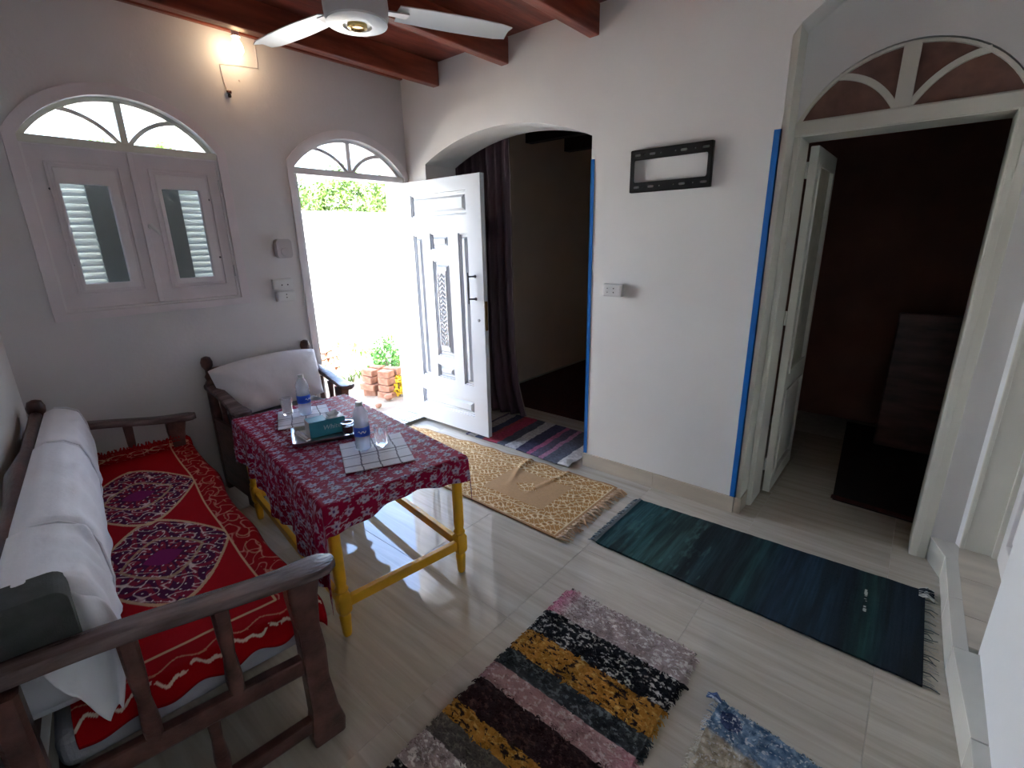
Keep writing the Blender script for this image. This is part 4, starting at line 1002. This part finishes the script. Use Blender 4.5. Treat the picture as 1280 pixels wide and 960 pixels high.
# teal rug
tg = thing('teal_striped_rug', 'dark teal and navy rag rug in front of the inner door', 'rug', (2.25, .45, 0))
def teal_pos(U, V):
    y = 1.12-V*1.355+.018*(.5-U)*0
    x = 1.962+(2.507-1.962)*U+V*(-.022+.07*U)
    return x-2.25+.006*(fbm(V*30, U*0, 7)-.5)*np.where(U > .5, 1, -1), y-.45, .007+.003*fbm(U*8, V*30, 2)+.010*np.clip((.02-V)/.02, 0, 1)
def teal_col(U, V):
    y = V*1.35
    bands = [(0, (.035, .115, .14)), (.20, (.025, .11, .125)), (.32, (.05, .145, .15)), (.45, (.012, .022, .035)), (.50, (.022, .065, .09)), (.62, (.012, .02, .03)), (.70, (.02, .075, .09)), (.82, (.012, .035, .07)), (1.0, (.014, .045, .085)), (1.10, (.006, .012, .022)), (1.16, (.015, .07, .075)), (1.24, (.012, .028, .05)), (1.36, (.01, .02, .04))]
    ys = np.array([b[0] for b in bands]); cs = np.array([b[1] for b in bands])
    yy = y+.03*(fbm(U*2.5, V*20, 3)-.5)
    c = np.stack([np.interp(yy, ys, cs[:, k]) for k in range(3)], -1)
    st = fbm(U*4, V*200, 11, 2); c = c*(.42+.8*st)[..., None]
    st2 = fbm(U*9, V*70, 19, 3); c = mixc(c, np.array([.07, .20, .20]), np.clip((st2-.62)*5, 0, 1)*.5*(V < .4))
    c = mixc(c, np.array([.006, .010, .014]), np.clip((fbm(U*1.2, V*34, 41, 3)-.50)*5, 0, 1)*.7)
    c = c*np.array([1.0, .90, .82])
    wht = (np.abs(V-.865+.02*U) < .0035) & (fbm(U*30, V*5, 6) > .45) & (U > .45) & (U < .78)
    c = mixc(c, np.array([.6, .6, .55]), wht*.8)
    c = mixc(c, np.array([.30, .33, .34]), (V < .012)*.7)
    return c
grid('weave', 170, 480, teal_pos, teal_col, vmat('teal_weave', .85, .7, 160, stretch=(.3, 2.2, 1), dist=.006), tg, thick=.009)
fr_ = []
for i in range(64):
    x = 1.966+i*.0084
    fr_.append(([(x-2.25, 1.11-.45, .014), (x-2.25+random.uniform(-.002, .002), 1.135-.45, .012), (x-2.25+random.uniform(-.004, .004), 1.150-.45+random.uniform(-.004, .006), .003)], .0023, random.choice([(.30, .34, .36), (.12, .16, .18), (.05, .07, .09)])))
for i in range(44):
    x = 1.945+i*.0143; ln = random.uniform(.04, .075)
    fr_.append(([(x-2.25, -.228-.45, .008), (x-2.25+random.uniform(-.006, .006), -.228-.45-ln*.4, .010), (x-2.25+random.uniform(-.015, .015), -.228-.45-ln*.75, .003)], .0020, random.choice([(.45, .45, .42), (.35, .36, .34), (.10, .12, .13)])))
for i in range(20):
    x = 2.50+random.uniform(0, .06)
    fr_.append(([(x-2.25, -.215-.45, .010), (x-2.25+random.uniform(-.01, .01), -.24-.45, .024), (x-2.25+random.uniform(-.02, .02), -.265-.45, .012)], .004, random.choice([(.6, .6, .56), (.02, .03, .04), (.02, .03, .04)])))
strands('fringe', fr_, M['strand'], tg)
# multicoloured rag rug
mg = thing('striped_rag_rug', 'shaggy rag rug striped pink, black, mustard and grey in the foreground', 'rug', (1.1, .72, 0))
MBANDS = [(1.56, 'w'), (1.405, 'k'), (1.268, 'g'), (1.145, 'd'), (1.062, 'p'), (.975, 'b'), (.855, 'g'), (.79, 'e'), (.715, 'w'), (.60, 'k')]
MCOL = {'w': ((.46, .37, .36), (.78, .72, .68)), 'k': ((.012, .012, .016), (.50, .48, .44)), 'g': ((.46, .215, .035), (.62, .36, .10)), 'd': ((.045, .050, .055), (.13, .15, .16)), 'p': ((.40, .24, .235), (.58, .44, .43)), 'b': ((.035, .016, .018), (.10, .05, .045)), 'e': ((.13, .11, .10), (.20, .17, .15))}
FLK = {'w': .30, 'k': .26, 'g': .22, 'd': .35, 'p': .3, 'b': .25, 'e': .35}
def multi_base(x, y):
    c = np.zeros(x.shape+(3,)); xx = x+.012*(fbm(y*7, x*0+3, 5)-.5)
    edges = [b[0] for b in MBANDS]+[.2]
    for (e, k), e2 in zip(MBANDS, edges[1:]):
        s_ = (xx <= e+(.1 if e > 1.5 else 0)) & (xx > e2); a, b = MCOL[k]
        n = fbm(x*125, y*80, ord(k), 2); t = np.clip((n-(.5+(.5-FLK[k])*.42))*9, 0, 1)
        cc = mixc(np.array(a), np.array(b), t)
        if k == 'g': cc = mixc(cc, np.array([.03, .015, .012]), np.clip((fbm(x*120+9, y*60, 77, 2)-.60)*12, 0, 1))
        if k == 'w': cc = mixc(cc, np.array([.62, .18, .30]), np.clip((y-.93)*14, 0, 1)*(x > 1.3)*.8)
        if k == 'p': cc = mixc(cc, np.array([.66, .22, .34]), np.clip((.50-y)*9, 0, 1)*.7+np.clip((y-.97)*12, 0, 1)*.3)
        c = np.where(s_[..., None], cc, c)
    return c
def multi_pos(U, V):
    x = .50+1.065*U; jit = .010*(fbm(x*20, V*0, 4)-.5)*2
    y = .432+.572*V+np.where(V > .5, jit, -jit)*np.abs(2*V-1)**6-.02*(1-U)*0
    z = .010+.006*fbm(x*30, y*26, 8)+.007*vnoise(x*60, y*42, 3)
    return x-1.1+.012*(fbm(V*6, U*0+2, 6)-.5)*(U > .9), y-.72, z
grid('weave', 420, 260, multi_pos, lambda U, V: multi_base(.50+1.065*U, .432+.572*V), vmat('rag_weave', .95, .8, 170, dist=.006), mg, thick=.010)
fr_ = []
def mc(x, y): 
    c = multi_base(np.array([[x]]), np.array([[y]]))[0, 0]; return tuple(float(q) for q in c)
for i in range(5200):
    x = random.uniform(.62, 1.57); y = random.uniform(.43, 1.0); k = [b for e, b in MBANDS if x <= e+.02][-1] if x <= 1.56 else 'w'
    if k in 'p' and random.random() < .8: continue
    l_ = random.uniform(.008, .020); a = random.gauss(PI/2, .7)*random.choice((-1, 1)); z = .017
    fr_.append(([(x-1.1, y-.72, z), (x-1.1+l_*.5*math.cos(a), y-.72+l_*.5*math.sin(a), z+random.uniform(.004, .010)), (x-1.1+l_*math.cos(a), y-.72+l_*math.sin(a), z+random.uniform(-.001, .004))], random.uniform(.0013, .0026), mc(x, y)))
for i in range(520):   # ragged selvedges
    s_ = random.choice((0, 1)); x = random.uniform(.6, 1.56); y = .432 if s_ == 0 else 1.004; c = mc(x, y+(.01 if s_ == 0 else -.01)); sg = -1 if s_ == 0 else 1
    l_ = random.uniform(.005, .022)
    fr_.append(([(x-1.1, y-.72-sg*.006, .010), (x-1.1+random.uniform(-.006, .006), y-.72+sg*l_*.6, .012), (x-1.1+random.uniform(-.01, .01), y-.72+sg*l_, .004)], random.uniform(.0016, .003), c))
for i in range(170):
    y = random.uniform(.435, 1.0); l_ = random.uniform(.008, .03)
    fr_.append(([(1.562-1.1, y-.72, .010), (1.562-1.1+l_*.6, y-.72+random.uniform(-.006, .006), .011), (1.562-1.1+l_, y-.72+random.uniform(-.012, .012), .004)], .0018, random.choice([(.6, .52, .48), (.7, .66, .6), (.2, .17, .15)])))
for (x, y, dx, dy, c) in ((1.40, .435, .01, -.035, (.01, .01, .012)), (1.562, .99, .03, .012, (.12, .10, .09)), (1.39, .43, .02, -.02, (.01, .01, .012))):
    fr_.append(([(x-1.1, y-.72, .012), (x-1.1+dx*.5, y-.72+dy*.5, .016), (x-1.1+dx, y-.72+dy, .004)], .006, c))
strands('tufts', fr_, M['strand'], mg)
# blue denim rag rug
bgm = thing('blue_rag_rug', 'frayed blue and beige rag rug at the bottom edge of the floor', 'rug', (1.255, -.005, 0))
def blue_col(x, y):
    n = fbm(x*60, y*60, 4, 3); n2 = fbm(x*160, y*160, 9, 2)
    blue = mixc(np.array([.05, .11, .20]), np.array([.30, .42, .55]), (n-.25)*1.5)
    blue = mixc(blue, np.array([.02, .03, .12]), (((x-1.42)**2+(y-.25)**2) < .035**2)*.8)
    beige = mixc(np.array([.34, .28, .20]), np.array([.66, .60, .48]), (n-.3)*2)
    c = mixc(beige, blue, np.clip((x-1.335+.02*(n-.5))*60, 0, 1)); c = mixc(c, np.array([.26, .30, .36]), np.clip((1.18-x)*60, 0, 1))
    return mixc(c, np.array([.75, .76, .76]), np.clip((n2-.66)*8, 0, 1)*.7)
def blue_pos(U, V):
    x = 1.02+.455*U-.11*V*.8; y = .305-.62*V+.012*(fbm(U*9, V*0, 2)-.5)
    return x-1.3+.014*(fbm(V*14, U*0+1, 12)-.5)*(U > .9), y, .010+.008*fbm(x*30, y*30, 4)
grid('weave', 170, 230, blue_pos, lambda U, V: blue_col(1.02+.455*U, .305-.62*V), vmat('denim_weave', .95, .8, 170, dist=.006), bgm, thick=.010)
fr_ = []
for i in range(1500):
    u, v = random.random(), random.random(); x = 1.02+.455*u-.088*v; y = .305-.62*v; c = blue_col(np.array([[x+.088*v]]), np.array([[y]]))[0, 0]; a = random.uniform(0, 2*PI); l_ = random.uniform(.006, .016)
    fr_.append(([(x-1.3, y, .017), (x-1.3+l_*.5*math.cos(a), y+l_*.5*math.sin(a), .023), (x-1.3+l_*math.cos(a), y+l_*math.sin(a), .018)], .0016, tuple(c)))
for i in range(260):
    u = random.random(); x = 1.02+.455*u; l_ = random.uniform(.008, .028); c = random.choice([(.6, .62, .62), (.22, .30, .40), (.62, .56, .46)]) if x > 1.33 else random.choice([(.6, .55, .44), (.7, .66, .58)])
    fr_.append(([(x-1.3, .302, .010), (x-1.3+random.uniform(-.006, .006), .302+l_*.6, .013), (x-1.3+random.uniform(-.012, .012), .302+l_, .004)], .0016, c))
for i in range(120):
    v = random.random(); x = 1.475-.088*v; y = .305-.62*v; l_ = random.uniform(.005, .018)
    fr_.append(([(x-1.3, y, .010), (x-1.3+l_*.6, y+random.uniform(-.006, .006), .012), (x-1.3+l_, y+random.uniform(-.01, .01), .004)], .0018, random.choice([(.10, .10, .09), (.3, .36, .42), (.6, .62, .62)])))
for k in range(10):
    a = k*.12; fr_.append(([(1.462-1.3, .29, .012), (1.468-1.3+.012*math.sin(a*5), .318, .030), (1.472-1.3+.010*math.cos(k), .345, .012)], .004, random.choice([(.10, .16, .32), (.55, .6, .68), (.06, .10, .22)])))
strands('tufts', fr_, M['strand'], bgm)
# hall runner at the wide arch
hg = thing('hall_striped_rug', 'striped rag rug in red, navy and grey lying under the wide arch', 'rug', (2.9, 2.2, 0))
HB = [(1.70, (.50, .48, .46)), (1.80, (.10, .11, .14)), (1.93, (.42, .20, .30)), (1.97, (.10, .09, .14)), (2.05, (.40, .12, .22)), (2.09, (.06, .06, .11)), (2.20, (.45, .45, .46)), (2.30, (.07, .08, .11)), (2.39, (.36, .05, .09)), (2.50, (.30, .06, .07)), (2.54, (.05, .06, .10)), (2.62, (.36, .33, .30)), (2.70, (.10, .09, .12)), (2.78, (.3, .06, .1)), (2.9, (.05, .05, .1))]
def hall_pos(U, V):
    x = 2.60+.60*U; y = 1.705+1.02*V+.012*(fbm(U*8, V*0, 3)-.5)+.05*(1-U)*0
    bump_ = .028*np.exp(-(((x-2.66)/.05)**2+((y-1.74)/.05)**2))
    return x-2.9+.02*np.sin(V*3), y-2.2+.04*U, .008+.006*fbm(x*30, y*30, 3)+bump_
def hall_col(U, V):
    y = 1.705+1.02*V+.03*(fbm(U*6, V*12, 5)-.5); c = np.zeros(U.shape+(3,))
    for (e, col), nxt in zip(HB, [b[0] for b in HB[1:]]+[9]): c = np.where(((y >= e-(.1 if e < 1.71 else 0)) & (y < nxt))[..., None], np.array(col), c)
    return c*(.65+.7*fbm(U*50, V*70, 8, 2))[..., None]
grid('weave', 150, 240, hall_pos, hall_col, vmat('hall_weave', .95, .8, 150, dist=.006), hg, thick=.009)
# doormat cloth on threshold
place = thing('checked_floor_cloth', 'pale checked cloth lying on the entrance threshold', 'mat', (2.50, 3.47, .026))
def dm_pos(U, V): return -.13+.27*U, -.19+.40*V, .003+.003*fbm(U*4, V*4, 2)
def dm_col(U, V):
    c = np.broadcast_to(np.array([.62, .64, .64]), U.shape+(3,)).copy(); ln = np.zeros_like(U)
    for p in (.2, .55, .9): ln = np.maximum(ln, (np.abs(V-p) < .02)*.8)
    for p in (.3, .96): ln = np.maximum(ln, (np.abs(U-p) < .025)*.8)
    return mixc(c, np.array([.03, .04, .05]), ln)
grid('cloth', 60, 60, dm_pos, dm_col, vmat('cloth_weave', .8, .3, 200), place, thick=.004)

# ================================================================== HALL AND BEDROOM
cu = thing('dark_curtain', 'dark purple brown pleated curtain hanging inside the wide arch', 'curtain', (3.13, 2.9, 0))
def cur_pos(U, V):
    z = .03+2.42*V; wid = .69+.15*(1-V)**6
    y = .44-U*wid*(1.0)+.06*(1-V)**4
    am = .028*(1-.3*V)
    return am*np.sin(U*2*PI*8+.8*np.sin(V*3))+.10*(1-V)**5*(-.4+U)*1.2+.004*np.sin(V*40), y+.008*np.sin(U*30), z
grid('drape', 260, 60, cur_pos, None, M['curtain'], cu, thick=.003)
MB().tube([(0, -1.2, 2.47), (0, .46, 2.47)], .012, 10).build('rod', M['steel_dark'], cu, smooth=True)
hem = MB().tube([tuple(float(q) for q in (a, b, c)) for a, b, c in [[np.asarray(w_).item() for w_ in cur_pos(np.array(1.0), np.array(t))] for t in np.linspace(0, 1, 24)]], .006, 6).build('edge_hem', mat('curtain_hem', (.22, .17, .16), .7), cu, smooth=True)
hc = thing('dark_red_carpet', 'dark red carpet covering the hall floor beyond the striped rug', 'carpet', (4.3, 2.2, 0))
MB().box(-.85, 1.5, -1.1, 1.1, .001, .008).build('pile', M['red_carpet'], hc, bevel=.003)
bc = thing('black_bedroom_rug', 'black rug with red border on the dark bedroom floor', 'rug', (3.9, -.35, 0), R(0))
MB().add([(-.66, .56, .002), (-.69, .10, .002), (-.72, -.60, .002), (.7, -1.2, .002), (.9, .66, .002), (-.66, .56, .010), (-.69, .10, .010), (-.72, -.60, .010), (.7, -1.2, .010), (.9, .66, .010)], [(0, 1, 2, 3, 4), (9, 8, 7, 6, 5), (0, 5, 6, 1), (1, 6, 7, 2), (2, 7, 8, 3), (3, 8, 9, 4), (4, 9, 5, 0)]).build('pile', M['black_rug'], bc)
MB().hexa([(-.66, .57, .010), (-.69, .10, .010), (-.64, .10, .010), (-.61, .57, .010), (-.66, .57, .013), (-.69, .10, .013), (-.64, .10, .013), (-.61, .57, .013)]).build('red_border', M['red_carpet'], bc)
MB().hexa([(-.69, .10, .010), (-.72, -.60, .010), (-.67, -.60, .010), (-.64, .10, .010), (-.69, .10, .013), (-.72, -.60, .013), (-.67, -.60, .013), (-.64, .10, .013)]).build('red_border', M['red_carpet'], bc)
bd = thing('bedroom_bed', 'barely visible dark wooden bed at the back of the bedroom', 'bed', (4.35, -.35, .011), 0)
MB().box(0, .05, -.5, .45, 0, 1.0).build('headboard', M['dark_wood'], bd, bevel=.01)
MB().box(.05, .5, -.5, .45, .12, .42).build('base', M['dark_wood'], bd, bevel=.01)
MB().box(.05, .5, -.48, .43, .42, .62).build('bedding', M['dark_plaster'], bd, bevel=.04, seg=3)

# ================================================================== OUTSIDE
def gpos(U, V):
    x = -14+40*U; y = YO-.02+22*V**1.6
    return x, y, -.03+.05*(fbm(x*.8, y*.8, 3)-.5)*np.clip((y-4)/1, 0, 1)-.02*np.clip((y-3.7), 0, 1)
gr = grid('garden_ground', 120, 120, gpos, None, M['ground']); tag(gr, 'sandy sunlit yard outside the entrance', None, None, 'structure')
struct('garden_wall', 'tall sunlit white boundary wall of the yard', MB().loops([(-9, -.3), (16, -.3), (16, 2.12), (4.6, 2.05), (-9, 1.95)], [], XZ, 7.4, 7.6), M['garden_wall'])
tufts = []
for i in range(900):
    x = random.uniform(2.0, 6.2); y = random.uniform(5.0, 7.3)
    if vnoise(np.array(x*1.7), np.array(y*1.7), 9) < .46: continue
    for k in range(3):
        a = random.uniform(0, 2*PI); l_ = random.uniform(.03, .10)
        tufts.append(([(x, y, -.05), (x+.3*l_*math.cos(a), y+.3*l_*math.sin(a), l_*.5-.02), (x+.8*l_*math.cos(a), y+.8*l_*math.sin(a), l_-.03)], .007, random.choice([(.06, .13, .02), (.12, .18, .05), (.22, .22, .11)])))
gt = strands('grass_tufts', tufts, M['strand']); tag(gt, 'sparse dry green grass on the yard ground', 'grass', None, 'stuff')
# brick piles: each brick its own part of the low pile
def bricks(label, cx, cy, rows, sx, sy, seed, rz=0, z0=-.05):
    r_ = random.Random(seed); t = thing('brick_pile', label, 'bricks', (cx, cy, z0), rz, 'brick stacks in the yard'); b0 = None; n = 0
    for k in range(rows):
        for i in range(sx):
            for j in range(sy):
                if k == rows-1 and r_.random() < .25: continue
                v = [(x+r_.uniform(-.008, .008), y+r_.uniform(-.008, .008), z+r_.uniform(-.006, .006)) for (x, y, z) in [(-.055, -.10, 0), (.055, -.10, 0), (.055, .10, 0), (-.055, .10, 0), (-.055, -.10, .072), (.055, -.10, .072), (.055, .10, .072), (-.055, .10, .072)]] if b0 is None else None
                if b0 is None: b0 = MB().hexa(v).build('brick', M['brick'], t, bevel=.008); o = b0
                else: o = b0.copy(); C.objects.link(o); o.parent = t
                if k % 2: o.location = ((i-(sx-1)/2)*.122+r_.uniform(-.01, .01), (j-(sy-1)/2)*.215+r_.uniform(-.01, .01), k*.078)
                else: o.location = ((i-(sx-1)/2)*.122+r_.uniform(-.014, .014), (j-(sy-1)/2)*.215+r_.uniform(-.01, .01), k*.078)
                o.rotation_euler = (r_.uniform(-.05, .05), r_.uniform(-.06, .06), r_.uniform(-.25, .25)); o.scale = (r_.uniform(.8, 1.1), r_.uniform(.65, 1.02), r_.uniform(.85, 1.05))
    return t
bricks('low stack of old orange bricks in the yard, left of the doorway view', 2.98, 5.75, 5, 3, 2, 3, .5)
bricks('crumbling stack of orange bricks right beside the leafy bush', 2.95, 4.36, 4, 2, 2, 8, .3)
for (x, y, s_, lab) in ((2.62, 3.98, .05, 'small brown stone on the ground just outside the threshold'), (2.83, 4.10, .07, 'rough orange stone fallen in front of the brick stack')):
    st = thing('loose_stone', lab, 'stone', (x, y, -.03), 0, 'loose stones outside the threshold'); v = [(s_*random.uniform(.6, 1)*math.cos(a)*math.cos(b), s_*random.uniform(.6, 1)*math.sin(a)*math.cos(b), s_*(.5+.55*math.sin(b))) for b in (-1, 0, .9) for a in np.linspace(0, 2*PI, 7)[:-1]]
    f = [(j*6+k, j*6+(k+1) % 6, (j+1)*6+(k+1) % 6, (j+1)*6+k) for j in range(2) for k in range(6)]+[tuple(range(6))[::-1], tuple(12+k for k in range(6))]
    MB().add(v, f).build('stone_body', M['brick'], st, bevel=.006)
def leafmass(name, parent, n, cen, rad, size, m, seed):
    r_ = np.random.RandomState(seed); d = r_.normal(size=(n, 3)); d /= np.linalg.norm(d, axis=1)[:, None]; rr2 = r_.uniform(.35, 1, n)**.5
    p = np.array(cen)+d*rr2[:, None]*np.array(rad)*(1+.25*np.sin(d[:, :1]*7+seed)); a = r_.normal(size=(n, 3)); a /= np.linalg.norm(a, axis=1)[:, None]; b = np.cross(a, r_.normal(size=(n, 3))); b /= np.linalg.norm(b, axis=1)[:, None]
    s_ = size*r_.uniform(.6, 1.3, n)[:, None]
    v = np.stack([p-a*s_, p+b*s_*.42, p+a*s_, p-b*s_*.42], 1).reshape(-1, 3); f = np.arange(4*n).reshape(-1, 4)
    me = bpy.data.meshes.new(name); me.from_pydata(v.tolist(), [], f.tolist()); me.materials.append(m); o = bpy.data.objects.new(name, me); C.objects.link(o)
    o.parent = parent; o['kind'] = 'stuff'; return o
bs = thing('leafy_bush', 'small bright green leafy bush behind the brick stack outside', 'bush', (3.19, 4.60, -.05))
leafmass('foliage', bs, 900, (0, 0, .33), (.17, .17, .24), .026, M['leaf_bush'], 3)
MB().tube([(0, 0, 0), (.02, 0, .2), (0, .02, .4)], [.014, .01, .006], 6).build('stem', M['bark'], bs, smooth=True)
ys = thing('yellow_leaves', 'bright yellow leaves at the foot of the green bush', 'plant', (3.02, 4.16, -.05))
leafmass('foliage', ys, 110, (0, 0, .12), (.07, .06, .12), .032, M['leaf_yellow'], 5)
MB().tube([(0, 0, 0), (.0, 0, .15)], [.008, .004], 6).build('stem', M['bark'], ys, smooth=True)
labs = ['tall broad green tree beyond the boundary wall, left in the doorway', 'dense green tree beyond the boundary wall, centre of the doorway', 'green tree beyond the boundary wall, right in the doorway', 'green tree beyond the wall past the right door jamb', 'light green tree beyond the wall at far left']
for i, (x, y, h_, rx) in enumerate(((4.2, 9.3, 2.55, .72), (5.9, 9.4, 2.50, .76), (7.6, 9.6, 2.75, .78), (9.4, 9.9, 2.7, .8), (2.4, 9.2, 2.5, .74))):
    t = thing('garden_tree', labs[i], 'tree', (x, y, -.1), 0, 'trees beyond the boundary wall')
    leafmass('foliage', t, 5200, (0, 0, h_-.15), (rx, .8, .72), .055, M['leaf'], 20+i)
    MB().tube([(0, 0, 0), (.05, .05, 1.0), (0, 0, h_)], [.09, .07, .03], 8).build('trunk', M['bark'], t, smooth=True)
